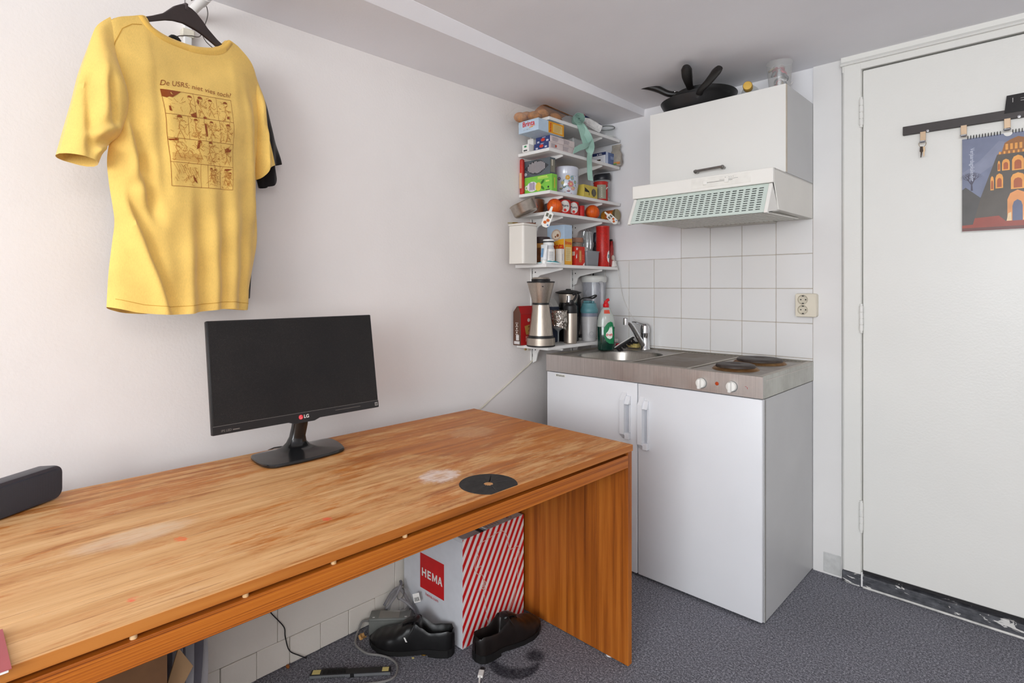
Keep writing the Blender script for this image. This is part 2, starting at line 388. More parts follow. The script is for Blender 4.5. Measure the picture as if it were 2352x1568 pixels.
# ------------------------------------------------------------------ object helpers
ORG = {}
def mesh(name, g, m, org=(0, 0, 0), sharp=32):
    me = bpy.data.meshes.new(name)
    me.from_pydata([(x-org[0], y-org[1], z-org[2]) for x, y, z in g.v], [], g.f); me.update()
    me.materials.append(m); me.shade_smooth(); me.set_sharp_from_angle(angle=math.radians(sharp)); return me
def thing(name, label, cat, loc=(0, 0, 0), group=None, rz=0, local=False):
    o = bpy.data.objects.new(name, None); COL.objects.link(o); o.empty_display_size = .02
    o.location = loc; o.rotation_euler = (0, 0, rz); o['label'] = label; o['category'] = cat
    if group: o['group'] = group
    ORG[o.name] = (0, 0, 0) if local else tuple(loc); return o
def part(name, g, m, parent, label=None, kind=None, sharp=32):
    org = ORG[parent.name]; o = bpy.data.objects.new(name, mesh(name, g, m, org, sharp)); COL.objects.link(o); o.parent = parent
    ORG[o.name] = org
    if label: o['label'] = label
    if kind: o['kind'] = kind
    return o
def solo(name, label, cat, g, m, group=None, loc=None, sharp=32):
    if loc is None: xs, ys, zs = zip(*g.v); loc = ((min(xs)+max(xs))/2, (min(ys)+max(ys))/2, min(zs))
    o = bpy.data.objects.new(name, mesh(name, g, m, loc, sharp)); COL.objects.link(o); o.location = loc
    o['label'] = label; o['category'] = cat
    if group: o['group'] = group
    ORG[o.name] = tuple(loc); return o
def struct(name, g, m, parent=None, sharp=32):
    o = bpy.data.objects.new(name, mesh(name, g, m, (0, 0, 0), sharp)); COL.objects.link(o); ORG[o.name] = (0, 0, 0)
    if parent: o.parent = parent
    else: o['kind'] = 'structure'
    return o

# ------------------------------------------------------------------ the room
XL, XR, YB, H = -.15, 3.3, -5.0, 2.135
WX0, WX1, WZ0, WZ1 = 1.05, 3.15, .76, 2.06
struct('floor', box(XL-.1, XR+.1, YB-.1, .1, -.08, 0), M_floor)
ceil = struct('ceiling', box(XL-.1, XR+.1, YB-.1, .1, H, H+.1), M_ceil)
# lowered strip along the left wall with a sloped edge that tapers away towards the kitchen wall
def strip(u, v):
    y = YB+v*(0-YB); w = min(1, -y/1.6)
    pts = [(XL-.05, 2.098), (.19, 2.099), (.19+.052*w+.002, 2.1335), (.19+.06*w+.004, H+.02), (XL-.05, H+.02)]
    x, z = pts[min(4, int(round(u*5)) % 5)]; return (x, y, z)
rings = [[strip(i/5, j/20) for i in range(5)] for j in range(21)]
part('ceiling_strip', loft(rings), M_ceil, ceil, sharp=15)
wl = struct('wall_left', box(XL-.1, XL, YB-.1, .1, -.02, H+.05), M_wall)
wk = struct('wall_back', box(XL-.1, XR+.1, 0, .1, -.02, H+.05), M_wallk)
struct('wall_right', box(XR, XR+.1, YB-.1, .1, -.02, H+.05), M_wall)
wf = struct('wall_front', box(XL-.1, WX0, YB-.1, YB, -.02, H+.05)+box(WX1, XR+.1, YB-.1, YB, -.02, H+.05)+box(WX0, WX1, YB-.1, YB, -.02, WZ0)+box(WX0, WX1, YB-.1, YB, WZ1, H+.05), M_wall)
win = struct('window_1', box(WX0, WX1, YB-.09, YB-.03, WZ0, WZ0+.06)+box(WX0, WX1, YB-.09, YB-.03, WZ1-.06, WZ1)+box(WX0, WX0+.06, YB-.09, YB-.03, WZ0+.06, WZ1-.06)+box(WX1-.06, WX1, YB-.09, YB-.03, WZ0+.06, WZ1-.06)+box(2.07, 2.13, YB-.09, YB-.03, WZ0+.06, WZ1-.06), M_white)
part('window_sill', box(WX0-.05, WX1+.05, YB-.02, YB+.12, WZ0-.03, WZ0, .004), M_white, win)
# block footing that runs under the desk, painted blocks with recessed joints
ftg = struct('trim_1', box(XL, -.012, -3.2, -1.0, 0, .50), M_block)
bl = random.Random(3)
def block(y0, y1, z0, z1, x):
    part('block', box(-.03, x, y0+.0009, y1-.0009, z0+.0009, z1-.0009, .0016), M_block, ftg)
y = -3.1
while y < -1.05: block(y, y+.105, .002, .088, bl.uniform(-.002, .002)); y += .105
for (z0, z1, off) in ((.088, .29, .0), (.29, .498, .22)):
    y = -3.2+off
    while y < -1.1: block(max(y, -3.2), min(y+.44, -1.0), z0, z1, bl.uniform(-.0015, .002)); y += .44

# wall tiles: 15 cm, proud of the wall with recessed grey joints
M_tile = mat((226, 225, 224), .18, var=.02, vs=3, coat=.2, name='white_glaze')
M_grout = mat((182, 172, 158), .85, var=.2, vs=20, name='grout')
part('grout_bed', box(XL, 1.0015, -.0035, .01, .80, 1.345)+box(.3985, 1.0015, -.0035, .01, 1.345, 1.4955), M_grout, wk)
tm = {}
def tile(x0, x1, z0, z1):
    k = (round(x1-x0, 3), round(z1-z0, 3))
    if k not in tm: tm[k] = mesh('tile', box(0, k[0]-.0026, -.0062, .004, 0, k[1]-.0026, .0016), M_tile)
    o = bpy.data.objects.new('tile', tm[k]); COL.objects.link(o); o.parent = wk
    o.location = (x0+.0013, bl.uniform(-.0005, .0005), z0+.0013)
    o.rotation_euler = (math.radians(bl.uniform(-.12, .12)), 0, math.radians(bl.uniform(-.12, .12)))
for i in range(8):
    x1 = 1.0-.15*i; x0 = max(x1-.15, XL+.001)
    for z0, z1 in ((.804, .894), (.894, 1.044), (1.044, 1.194), (1.194, 1.344)): tile(x0, x1, z0, z1)
    if i < 4: tile(x0, x1, 1.344, 1.494)
part('wall_edge_strip', box(1.0015, 1.109, -.008, .01, .0, H), plaster((226, 224, 222), name='wall_strip_paint', bump=.1), wk)
part('cover_plate', box(1.041, 1.106, -.0105, -.006, .008, .090, .0015), mat((196, 196, 194), .6, var=.08, vs=50), wk)

# door with its frame, hinges and the scuffed black threshold
dr = struct('door_1', box(1.1865, 2.02, -.022, .01, .066, 2.067, .003), M_gloss)
part('frame_post', prism([(1.114, -.001), (1.114, -.022), (1.122, -.030), (1.180, -.030), (1.183, -.024), (1.183, .01), (1.114, .01)], 'z', .05, 2.10), M_gloss, dr)
part('frame_head', box(1.114, 2.1, -.028, .01, 2.073, 2.100, .002), M_gloss, dr)
part('frame_moulding', prism([(-.0, 2.098), (-.040, 2.098), (-.044, 2.104), (-.036, 2.112), (-.030, 2.116), (-.030, H), (0, H)], 'x', 1.111, 2.15), M_gloss, dr)
part('door_stop', box(1.176, 2.05, -.004, .012, .0, 2.08), M_dark, dr)
M_sill = plaster((74, 74, 78), var=.5, bump=.3, name='worn_black_paint', rough=.5)
def sill_mat():
    m, t = newmat('scuffed_black_paint'); v = t.coord((1, 1, 2.2), world=True)
    n = t.noise(v, 30, 4, .6); n2 = t.noise(v, 18, 3, .6, .8)
    col = t.ramp(n, [(.3, lin((40, 41, 46))), (.7, lin((96, 97, 102)))])
    col = t.mix(t.ramp(n2, [(.60, (0, 0, 0)), (.635, (1, 1, 1))]), col, lin((214, 212, 208)))
    t.link(col, t.b.inputs['Base Color']); t.b.inputs['Roughness'].default_value = .55; t.bump(n, .2); return m
part('threshold', box(1.116, 2.1, -.034, .01, .0, .048, .003), sill_mat(), dr)
part('threshold_bead', tube([(1.19, -.036, .005), (1.35, -.037, .006), (1.6, -.036, .005), (2.1, -.037, .005)], .0042, 6), mat((206, 204, 200), .7, var=.2), dr)
part('paint_drip', box(1.183, 1.1885, -.0345, -.03, .004, .062), M_white, dr)
for z0, z1 in ((1.846, 1.95), (1.025, 1.125), (.229, .340)):
    g = G(); k = 4
    for i in range(k):
        a = z0+(z1-z0)*i/k; g = g+cyl(.0075, a+.0008, a+(z1-z0)/k-.0008, (1.1835, -.034), 14)
    g = g+cyl(.0055, z0-.008, z1+.008, (1.1835, -.034), 10)
    h = part('hinge', g, M_gloss, dr)

# ------------------------------------------------------------------ wall cabinet and cooker hood
c = thing('wall_cabinet', 'white wall cabinet with one lift-up door above the cooker hood', 'cabinet', (.71, -.17, 1.64))
part('carcass', box(.419, 1.0, -.325, -.001, 1.641, 1.981, .001), M_carcass, c)
d = part('door', box(.419, 1.0, -.343, -.327, 1.642, 1.981, .0012), mat((226, 225, 221), .42, var=.012, vs=4), c)
part('door_edging', box(.9985, 1.0006, -.3425, -.3275, 1.643, 1.980), mat((196, 184, 166), .5), d)
part('handle', tube([(.649, -.344, 1.689), (.649, -.368, 1.689), (.655, -.374, 1.689), (.757, -.374, 1.692), (.763, -.368, 1.692), (.763, -.344, 1.692)], .0055, 10, 3)+ball(.009, (.649, -.366, 1.689))+ball(.009, (.763, -.366, 1.692)), mat((150, 148, 146), .25, 1), d, 'grey metal bar handle')

hd = thing('cooker_hood', 'white slimline cooker hood with a slotted pale green visor, under the wall cabinet', 'cooker hood', (.71, -.24, 1.49))
part('housing', prism([(-.001, 1.492), (-.001, 1.640), (-.462, 1.640), (-.462, 1.587), (-.415, 1.490)], 'x', .4105, .414)+prism([(-.001, 1.492), (-.001, 1.640), (-.462, 1.640), (-.462, 1.587), (-.415, 1.490)], 'x', .9955, .9995)+box(.4105, .9995, -.462, -.001, 1.634, 1.640), mat((222, 219, 212), .42, var=.02, vs=6), hd)
fp = part('front_panel', box(.4105, .9995, -.478, -.462, 1.585, 1.6405, .002), M_hood, hd)
part('control_plate', box(.684, .919, -.4792, -.4775, 1.596, 1.634, .0006), mat((230, 228, 221), .45), fp)
part('control_slot', box(.745, .851, -.4796, -.4785, 1.6135, 1.6150)+box(.800, .872, -.4796, -.4785, 1.6185, 1.6195), mat((120, 116, 110), .6), fp)
for x in (.742, .828): part('slider', box(x-.008, x+.008, -.4835, -.479, 1.606, 1.6225, .001), M_hood, fp)
for i, x in enumerate((.823, .838, .846, .853)): part('setting_mark', dec(disc(.0013), (x, -.4793, 1.6262), *FRONT), M_grey, fp)
# visor: a slotted sheet leaning out at the bottom, built as a frame of bars round real slots
P0, P1 = Vector((0, -.466, 1.5835)), Vector((0, -.521, 1.472))
def vis(x, s, dn=0.0):
    n = Vector((0, -(P1-P0).z, (P1-P0).y)).normalized(); n = Vector((0, -abs(n.y), n.z if n.y < 0 else -n.z)); p = P0.lerp(P1, s)+n*dn
    return (x, p.y, p.z)
xs = [.428]+[e for i in range(21) for e in (.447+i*.0251, .447+i*.0251+.0166)]+[.982]
ss = [0]+[e for j in range(10) for e in (.115+j*.083, .115+j*.083+.040)]+[1]
V = []; F = []
for s_ in ss:
    for x in xs: V.append(vis(x, s_))
nx = len(xs)
for j in range(len(ss)-1):
    for i in range(nx-1):
        if j % 2 == 1 and i % 2 == 1: continue
        F.append((j*nx+i, j*nx+i+1, (j+1)*nx+i+1, (j+1)*nx+i))
vg = G(V, F); k = len(V); vg2 = vg.map(lambda x, y, z: (x, y+.0022, z+.0008))
v = part('visor', vg+G(vg2.v, [q[::-1] for q in vg2.f]), mat((204, 216, 208), .3, var=.02, coat=.3), hd, 'pale green slotted visor')
part('filter_backing', G([vis(.43, .02, -.012), vis(.98, .02, -.012), vis(.98, .98, -.006), vis(.43, .98, -.006)], [(0, 1, 2, 3)]), mat((128, 134, 130), .7), v)
for x0, x1 in ((.4145, .4275), (.9825, .9955)):
    part('visor_cheek', prism([(-.470, 1.584), (-.526, 1.470), (-.512, 1.468), (-.412, 1.490)], 'x', x0, x1, .001), M_hood, v)
part('under_panel', box(.4145, .9955, -.405, -.002, 1.490, 1.493)+box(.4145, .9955, -.51, -.40, 1.471, 1.474).map(lambda x, y, z: (x, y, z+(y+.51)*.155)), mat((206, 204, 196), .5), hd)
g = G()
for i in range(26):
    x = .45+i*.0205; g = g+box(x, x+.010, -.47, -.10, 1.4835, 1.4885).map(lambda x, y, z: (x, y, z-max(0, (-y-.38))*.10))
part('grease_grille', g, mat((228, 226, 218), .5), hd, kind='stuff')
part('lamp_cover', box(.55, .86, -.085, -.02, 1.482, 1.491, .003), mat((190, 186, 176), .4), hd)

# ------------------------------------------------------------------ kitchen base units, worktop, tap
def unit(name, label, cat, x0, x1, hx, z0, z1, hz):
    c = thing(name, label, cat, ((x0+x1)/2, -.3, 0))
    part('carcass', box(x0+.002, x1-.001, -.560, -.004, .004, .800, .001), M_carcass, c)
    d = part('door', box(x0+.0015, x1-.0015, -.584, -.563, .012, .8015, .003, 2), M_fridge, c)
    a, b = hx
    part('handle', prism([(hz[0], -.584), (hz[0]+.024, -.608), (hz[1]-.030, -.608), (hz[1], -.584)], 'y', 0, 1).map(lambda u, w, v: (a+w*(b-a)*.52, v, u))
         + box(a+(b-a)*.5, b, -.606, -.584, hz[1]-.046, hz[1]-.012, .001).map(lambda x, y, z: (x, y+max(0, z-(hz[1]-.030))*.9, z))
         + box(a+(b-a)*.5, b, -.603, -.584, hz[0]+.004, hz[0]+.030, .001)+box(a+(b-a)*.88, b-.0006, -.590, -.5842, hz[0]+.031, hz[1]-.047), M_fridge, d)
    part('handle_recess', box(a+(b-a)*.52, b-.003, -.586, -.5835, hz[0]+.03, hz[1]-.046), mat((176, 178, 184), .5), d)
    return c, d
fr, fd = unit('fridge_unit', 'white under-counter fridge unit with a small maker badge, half behind the desk', 'fridge', .012, .4985, (.428, .469), 0, 0, (.561, .757))
bd = part('badge', box(.066, .122, -.5856, -.5838, .784, .7955, .0006), mat((222, 220, 210), .4), fd)
part('lettering', dec(text('Bauknecht', .0105, .02, 0, .036), (.1005, -.5856, .7895), *FRONT), M_ink, bd)
part('emblem', dec(annulus(.0030, .0044)+annulus(.0010, .0030, (.0005, 0), 12, 90, 270), (.0755, -.5856, .7897), *FRONT), M_ink, bd)
cu, cd = unit('base_cabinet', 'white base cabinet with a plain door, beside the door wall', 'cabinet', .5005, 1.0, (.512, .553), 0, 0, (.532, .748))
part('side_edge', box(.9995, 1.0012, -.5595, -.5555, .006, .798), mat((120, 116, 110), .6), cu)

wt = thing('sink_worktop', 'stainless steel worktop with sink bowl, drainer and two hotplates', 'worktop', (.505, -.3, .80))
part('front_apron', box(.010, 1.003, -.5875, -.5835, .8045, .8835, .001), M_steel, wt)
sd = part('side_apron', box(.9995, 1.003, -.5835, -.002, .8045, .884, .0008), steel('side_steel', (196, 196, 190), .42, 'z', dirt=.16, dirtc=(130, 126, 116)), wt)
part('side_rib', box(1.003, 1.0042, -.56, -.03, .866, .869), M_steel, sd)
part('left_apron', box(.010, .0135, -.5835, -.002, .8045, .884), M_steel, wt)
# top sheet with the bowl opening
bx0, bx1, by0, by1 = .105, .422, -.528, -.150
hole = rrect(bx0, bx1, by0, by1, .105, 9)
cx, cy = (bx0+bx1)/2, (by0+by1)/2
OX0, OX1, OY0, OY1 = .014, .445, -.5835, -.002
def toedge(x, y):
    dx, dy = x-cx, y-cy; t = min((((OX1 if dx > 0 else OX0)-cx)/dx) if abs(dx) > 1e-6 else 1e9, (((OY1 if dy > 0 else OY0)-cy)/dy) if abs(dy) > 1e-6 else 1e9)
    return (cx+dx*t, cy+dy*t)
hole2 = []
for i in range(len(hole)):
    a, b = hole[i], hole[(i+1) % len(hole)]; hole2 += [a]
    if math.dist(a, b) > .05: hole2 += [(a[0]+(b[0]-a[0])*q/6, a[1]+(b[1]-a[1])*q/6) for q in range(1, 6)]
hole = hole2; out = [toedge(*p) for p in hole]
for cxy in ((OX0, OY0), (OX0, OY1), (OX1, OY0), (OX1, OY1)):
    i = min(range(len(out)), key=lambda i: math.dist(out[i], cxy)); out[i] = cxy
ring = loft([[(x, y, .880) for x, y in out], [(cx+(x-cx)*1.03, cy+(y-cy)*1.03, .880) for x, y in hole]], cap=False)
part('top_sheet', ring+box(.445, .9995, -.5835, -.002, .8795, .880), M_steeltop, wt)
bowl = [[(cx+(x-cx)*s, cy+(y-cy)*s, z) for x, y in hole] for s, z in ((1.03, .880), (1.012, .8795), (1.0, .877), (.985, .865), (.955, .770), (.93, .752), (.85, .742), (.2, .737), (.10, .735))]
bw = part('bowl', loft(bowl, cap=False)+G([p for p in bowl[-1]], [tuple(range(len(hole)))]), M_basin, wt, sharp=60)
part('drain', lathe([(.038, .7395), (.036, .7415), (.024, .7405), (.022, .7385)], (cx, cy, 0)), M_chrome, bw)
for i in range(5): part('overflow_slot', box(.4085, .4135, -.345+i*.012, -.3395+i*.012, .832, .858), M_black, bw)
rim = box(.0135, 1.0, -.5838, -.566, .8798, .8845, .0012)+box(.0135, 1.0, -.014, -.002, .8798, .886, .0012)+box(.0135, .030, -.566, -.014, .8798, .8842, .001)+box(.983, 1.0, -.566, -.014, .8798, .8845, .001)+box(.704, .716, -.566, -.055, .8798, .8838, .001)+box(.442, .454, -.566, -.055, .8798, .8838, .001)+box(.30, .985, -.058, -.050, .8798, .8835, .001)
part('raised_rim', rim, steel('rim_steel', (190, 184, 174), .36, 'x', dirt=.14, dirtc=(140, 130, 112)), wt)
part('drainer', box(.458, .700, -.558, -.066, .8800, .8812, .001), steel('drainer_steel', (132, 122, 112), .42, 'y', dirt=.2), wt)
g = G()
for i in range(34):
    x = .425+i*.0162; g = g+box(x, x+.009, -.046, -.020, .8801, .8812).map(lambda a, b, c: (a+(b+.033)*.3, b, c))
part('vent_slots', g, M_dark, wt, kind='stuff')
M_iron = mat((64, 54, 48), .5, .3, .25, 40, .1); M_rust = steel('rusty_ring', (150, 120, 82), .4, '0', dirt=.45, dirtc=(110, 60, 18))
for (x, y, r) in ((.845, -.435, .0735), (.845, -.185, .0905)):
    hp = part('hotplate', lathe([(.0001, .9005), (.018, .9000), (.020, .9012), (r*.86, .9012), (r*.965, .8985), (r, .893), (r, .886), (.001, .886)], (x, y, 0), 40), M_iron, wt)
    part('hotplate_ring', lathe([(r*.98, .890), (r+.005, .8885), (r+.011, .8830), (r+.0135, .8802), (r*.9, .8802)], (x, y, 0), 40), M_rust, hp)
M_knob = mat((234, 232, 226), .35, var=.02)
for x, z in ((.777, .8365), (.893, .8375)):
    kb = part('knob', lathe([(.0185, 0), (.0185, .010), (.0165, .0135), (.0001, .0142)], (0, 0, 0), 28, 'y').map(lambda a, b, c_: (x+a, -.5875-b, z+c_)), M_knob, wt)
    part('knob_grip', box(x-.0052, x+.0052, -.6165, -.600, z-.0195, z+.0165, .0022, 2), M_knob, kb)
    part('knob_collar', lathe([(.0205, 0), (.0205, .0012), (.001, .0013)], (0, 0, 0), 28, 'y').map(lambda a, b, c_: (x+a+.0012, -.5874-b, z+c_-.0006)), M_grey, kb)
part('pilot_lamp', lathe([(.0068, 0), (.0068, .0025), (.005, .004), (.0001, .0045)], (0, 0, 0), 18, 'y').map(lambda a, b, c_: (.838+a, -.5875-b, .841+c_)), mat((176, 66, 24), .3), wt, 'orange pilot lamp')
part('symbol', dec(rect(-.004, .0005, .006, .0075)+rect(.001, .0045, .003, .0045)+rect(.003, .0045, -.002, .003), (.945, -.5876, .836), *FRONT), mat((170, 30, 40), .5), wt)

tp = thing('mixer_tap', 'chrome mixer tap with a slanting spout at the back of the sink', 'tap', (.222, -.060, .88))
part('body', lathe([(.026, .880), (.026, .886), (.0235, .890), (.0225, .940), (.0225, .962), (.0235, .964)], (.228, -.058, 0), 28), M_chrome, tp)
part('dome', lathe([(.0236, .9645), (.0236, .985), (.021, 1.002), (.012, 1.012), (.0001, 1.014)], (.228, -.058, 0), 28), M_chrome, tp)
part('lever', tube([(.226, -.062, 1.006), (.206, -.078, 1.014), (.188, -.100, 1.022), (.176, -.118, 1.020)], [.013, .010, .008, .006], 10, 4, ((0, 0, 1), .55)), M_chrome, tp)
part('spout', tube([(.228, -.066, .900), (.2245, -.090, .920), (.219, -.130, .968), (.214, -.170, 1.012), (.212, -.190, 1.026), (.211, -.206, 1.030)], [.0135, .0135, .0125, .012, .0115, .011], 14, 4), M_chrome, tp)
part('aerator', lathe([(.0125, 1.013), (.0125, 1.044), (.010, 1.047), (.0001, 1.047)], (.210, -.212, 0), 20), M_chrome, tp)

# ------------------------------------------------------------------ double socket
sk = thing('wall_socket', 'cream double wall socket on the tile edge above the worktop', 'socket', (.98, -.02, 1.12))
rr0 = rrect(.938, 1.022, 1.073, 1.173, .010); rr1 = rrect(.9405, 1.0195, 1.0755, 1.1705, .009)
def sqring(cx, cz, x0, x1, z0, z1, r, y):
    A = []; B = []
    for i in range(40):
        t = 2*PI*i/40; dx, dz = math.cos(t), math.sin(t)
        k = min(((x1 if dx > 0 else x0)-cx)/dx if abs(dx) > 1e-6 else 9, ((z1 if dz > 0 else z0)-cz)/dz if abs(dz) > 1e-6 else 9)
        A.append((cx+dx*k, y, cz+dz*k)); B.append((cx+dx*r, y, cz+dz*r))
    for X, Z in ((x0, z0), (x0, z1), (x1, z0), (x1, z1)):
        i = min(range(40), key=lambda i: math.dist((A[i][0], A[i][2]), (X, Z))); A[i] = (X, y, Z)
    return loft([A, B], cap=False)
hg = loft([[(x, -.0085, z) for x, z in rr0], [(x, -.032, z) for x, z in rr0], [(x, -.036, z) for x, z in rr1]], cap=False)
for cz, z0, z1 in ((1.1465, 1.123, 1.1705), (1.1035, 1.0755, 1.123)): hg = hg+sqring(.9685, cz, .9405, 1.0195, z0, z1, .0205, -.036)
pl = part('housing', hg, mat((222, 214, 196), .4, var=.02), sk)
for z in (1.1465, 1.1035):
    o = part('outlet', open_lathe([(.0208, .0012), (.0200, .0), (.0192, .0010), (.0188, .0095), (.0001, .0095)], n=28, ax='y').map(lambda a, b, c_: (.9685+a, -.0372+b, z+c_)), mat((206, 198, 180), .5), sk)
    for dx in (-.0095, .0095): part('pin_hole', dec(disc(.0028, n=12), (.9685+dx, -.0280, z), *FRONT), M_black, o)
    for dz in (-.0155, .0155): part('earth_clip', box(.9655, .9715, -.036, -.029, z+dz-.0018, z+dz+.0018), M_dark, o)

# ------------------------------------------------------------------ shelving on the left wall
SH = {'A': (1.998, -.612), 'B': (1.852, -.614), 'C': (1.654, -.609), 'D': (1.555, -.609), 'E': (1.308, -.635), 'F': (.9205, -.625)}
SL = {'A': 'topmost white wall shelf, close under the ceiling', 'B': 'second white wall shelf from the top, holding the blue pasta boxes',
      'C': 'third white wall shelf from the top, holding the tea boxes', 'D': 'fourth white wall shelf from the top, holding the orange nets',
      'E': 'fifth white wall shelf from the top, holding the tall white canister', 'F': 'lowest white wall shelf, holding the coffee grinder, beside the sink'}
for y in (-.507, -.177):
    r = thing('shelf_rail', 'white slotted shelf rail on the left wall, '+('nearer the desk' if y < -.3 else 'nearer the kitchen corner'), 'shelf rail', (XL, y, .83), 'shelf rails on the left wall')
    part('channel', box(XL, XL+.004, y-.0125, y+.0125, .832, 2.03)+box(XL+.0001, XL+.007, y-.0129, y-.0095, .8315, 2.0305)+box(XL+.0001, XL+.007, y+.0095, y+.0129, .8315, 2.0305), M_shelf, r)
    g = G()
    for i in range(36): g = g+box(XL+.0038, XL+.0045, y-.002, y+.002, .85+i*.032, .865+i*.032)
    part('slots', g, M_dark, r, kind='stuff')
for k, (z, y0) in SH.items():
    yl = y0+.598
    t = thing('wall_shelf', SL[k], 'shelf', (-.05, (y0+yl)/2, z), 'white wall shelves')
    part('board', box(XL+.004, .050, y0, yl, z-.0150, z, .0008), M_shelf, t)
    part('end_cap', box(XL+.006, .0495, yl-.0002, yl+.0012, z-.0145, z-.0005), M_dark, t)
    for y in (-.507, -.177):
        zb = z-.0155; xe = .046
        part('bracket', prism([(XL+.008, zb), (xe-.004, zb), (xe, zb-.004), (xe-.002, zb-.009), (XL+.055, zb-.034 if k != 'F' else zb-.012), (XL+.040, zb-.045 if k != 'F' else zb-.035), (XL+.030, zb-.075), (XL+.008, zb-.085)], 'y', y-.0035, y+.0035)
             + box(XL+.02, xe-.003, y-.0075, y+.0075, zb-.0015, zb), M_shelf, t)
        part('screw', lathe([(.0035, 0), (.003, .0015), (.0001, .0018)], (0, 0, 0), 12, 'y').map(lambda a, b, c_: (XL+.026+a, y-.0036-b, zb-.018+c_)), M_dark, t)

def carton(name, label, x0, x1, y0, y1, z0, z1, m, b=.0012, cat='box', group=None, body='carton'):
    t = thing(name, label, cat, ((x0+x1)/2, (y0+y1)/2, z0), group)
    bd = part(body, box(x0, x1, y0, y1, z0, z1, b), m, t); return t, bd
def lab(parent, name, g, o, frame, m, off=.0005): return part(name, dec(g, o, *frame, off), m, parent)
C = lambda r, g, b, ro=.55: mat((r, g, b), ro)
rd = random.Random(11)
def lines(w, h, n, t=.0012, jag=.3):
    g = G()
    for i in range(n):
        y = h/2-h*(i+.5)/n; ww = w*(1-rd.random()*jag); g = g+rect(-w/2, -w/2+ww, y-t/2, y+t/2)
    return g

# shelf A -------------------------------------------------------------
zA = SH['A'][0]
bag = thing('bread_bag', 'clear bag of brown bread rolls overhanging the near end of the top shelf', 'bread', (-.04, -.55, zA))
for i, (x, y, z, r) in enumerate(((-.050, -.700, 1.993, .030), (-.010, -.650, 2.000, .030), (-.075, -.625, 2.018, .030), (-.020, -.580, 2.028, .032), (-.075, -.520, 2.025, .032), (-.010, -.500, 2.026, .030), (-.050, -.430, 2.026, .030))):
    part('bread_roll', ball(r, (x, y, z), .95, 1.25, .78, 14, 8, .05), mat((176, 112, 44), .75, var=.35, vs=60, bump=.3, bs=90), bag)
def bagring(y, rx, rz, cz, cx=-.045): return [(cx+rx*math.cos(t)*(1+.07*math.sin(5*t+y*60)), y, max(cz+rz*math.sin(t)*(1+.08*math.sin(4*t+y*40)), 1.9995 if y > -.612 else 1.9705)) for t in [2*PI*i/18 for i in range(18)]]
part('film', loft([bagring(-.742, .03, .012, 1.985), bagring(-.730, .068, .034, 1.997), bagring(-.66, .078, .040, 2.012), bagring(-.60, .082, .042, 2.030), bagring(-.50, .082, .040, 2.032), bagring(-.41, .076, .034, 2.028), bagring(-.35, .045, .020, 2.020), bagring(-.30, .035, .012, 2.014)]), M_bag, bag)
part('label_band', grid(lambda u, v: (-.075+.10*u, -.575+.19*v, 2.0745-.02*(2*u-1)**2-.010*v), 8, 8)+grid(lambda u, v: (-.075+.10*u, -.575+.19*v, 2.0755-.02*(2*u-1)**2-.010*v), 8, 8), C(206, 130, 52), bag)
part('label_stripe', grid(lambda u, v: (-.020+.012*u, -.575+.19*v, 2.0772-.02*(1.0+.24*u)**2*.3-.010*v), 3, 8), C(40, 32, 28), bag)

rl = thing('resistance_band', 'mint green rubber exercise band, rolled up with loose ends hanging from the top shelf', 'exercise band', (.055, -.385, zA))
M_mint = mat((158, 196, 182), .55, var=.06); M_mint2 = mat((150, 186, 172), .55, var=.08)
ax = Vector((.80, -.60, 0)); e1 = Vector((.60, .80, 0)); ce = Vector((.052, -.392, 2.0295))
sp = []
for i in range(130):
    a = i*.30; r = .0035+.0265*i/129; sp.append(ce+e1*r*math.cos(a)+Vector((0, 0, 1))*r*math.sin(a))
V = []; F = []
for i, p_ in enumerate(sp):
    d_ = (p_-ce).normalized(); j = .0011*math.sin(i*1.7)
    for q in (ax*.016+d_*.0009, ax*.016-d_*.0006, -ax*.022-d_*.0006, -ax*.022+d_*.0009): V.append(tuple(p_+q+ax*j))
for i in range(len(sp)-1):
    for q in range(4): F.append((i*4+q, i*4+(q+1) % 4, i*4+4+(q+1) % 4, i*4+4+q))
part('roll', G(V, F), M_mint, rl)
def ribbon(pts, w, wd, th=.0012, k=7):
    """pts path, w half width(s), wd width direction(s)"""
    P = spline(pts, k); N = len(P); V = []; F = []
    for i in range(N):
        f = i/(N-1); D = Vector(wd[0]).lerp(Vector(wd[-1]), f) if len(wd) == 2 else Vector(wd[min(len(wd)-1, int(f*(len(wd)-1)))]).lerp(Vector(wd[min(len(wd)-1, int(f*(len(wd)-1))+1)]), (f*(len(wd)-1)) % 1)
        D.normalize(); W_ = w if isinstance(w, (int, float)) else w[min(len(w)-1, int(f*(len(w)-1)))]*(1-(f*(len(w)-1)) % 1)+w[min(len(w)-1, int(f*(len(w)-1))+1)]*((f*(len(w)-1)) % 1)
        tn = (P[min(i+1, N-1)]-P[max(i-1, 0)]).normalized(); n = D.cross(tn).normalized()
        for q in (D*W_+n*th, -D*W_+n*th, -D*W_-n*th, D*W_-n*th): V.append(tuple(P[i]+q))
    for i in range(N-1):
        for q in range(4): F.append((i*4+q, i*4+(q+1) % 4, i*4+4+(q+1) % 4, i*4+4+q))
    F += [(3, 2, 1, 0), tuple((N-1)*4+q for q in range(4))]
    return G(V, F)
part('hanging_fold', ribbon([(.056, -.385, 2.012), (.066, -.372, 1.985), (.068, -.352, 1.945), (.068, -.335, 1.905), (.072, -.322, 1.868)], [.020, .026, .028, .022, .010], [(.5, .85, 0), (.35, .9, .2), (.6, .8, .1)]), M_mint2, rl)
part('hanging_fold', ribbon([(.060, -.372, 2.000), (.076, -.350, 1.960), (.080, -.322, 1.915), (.077, -.318, 1.885), (.072, -.322, 1.860)], [.012, .018, .020, .016, .010], [(.9, .4, 0), (.2, .95, .2), (.7, .7, 0)]), M_mint, rl)
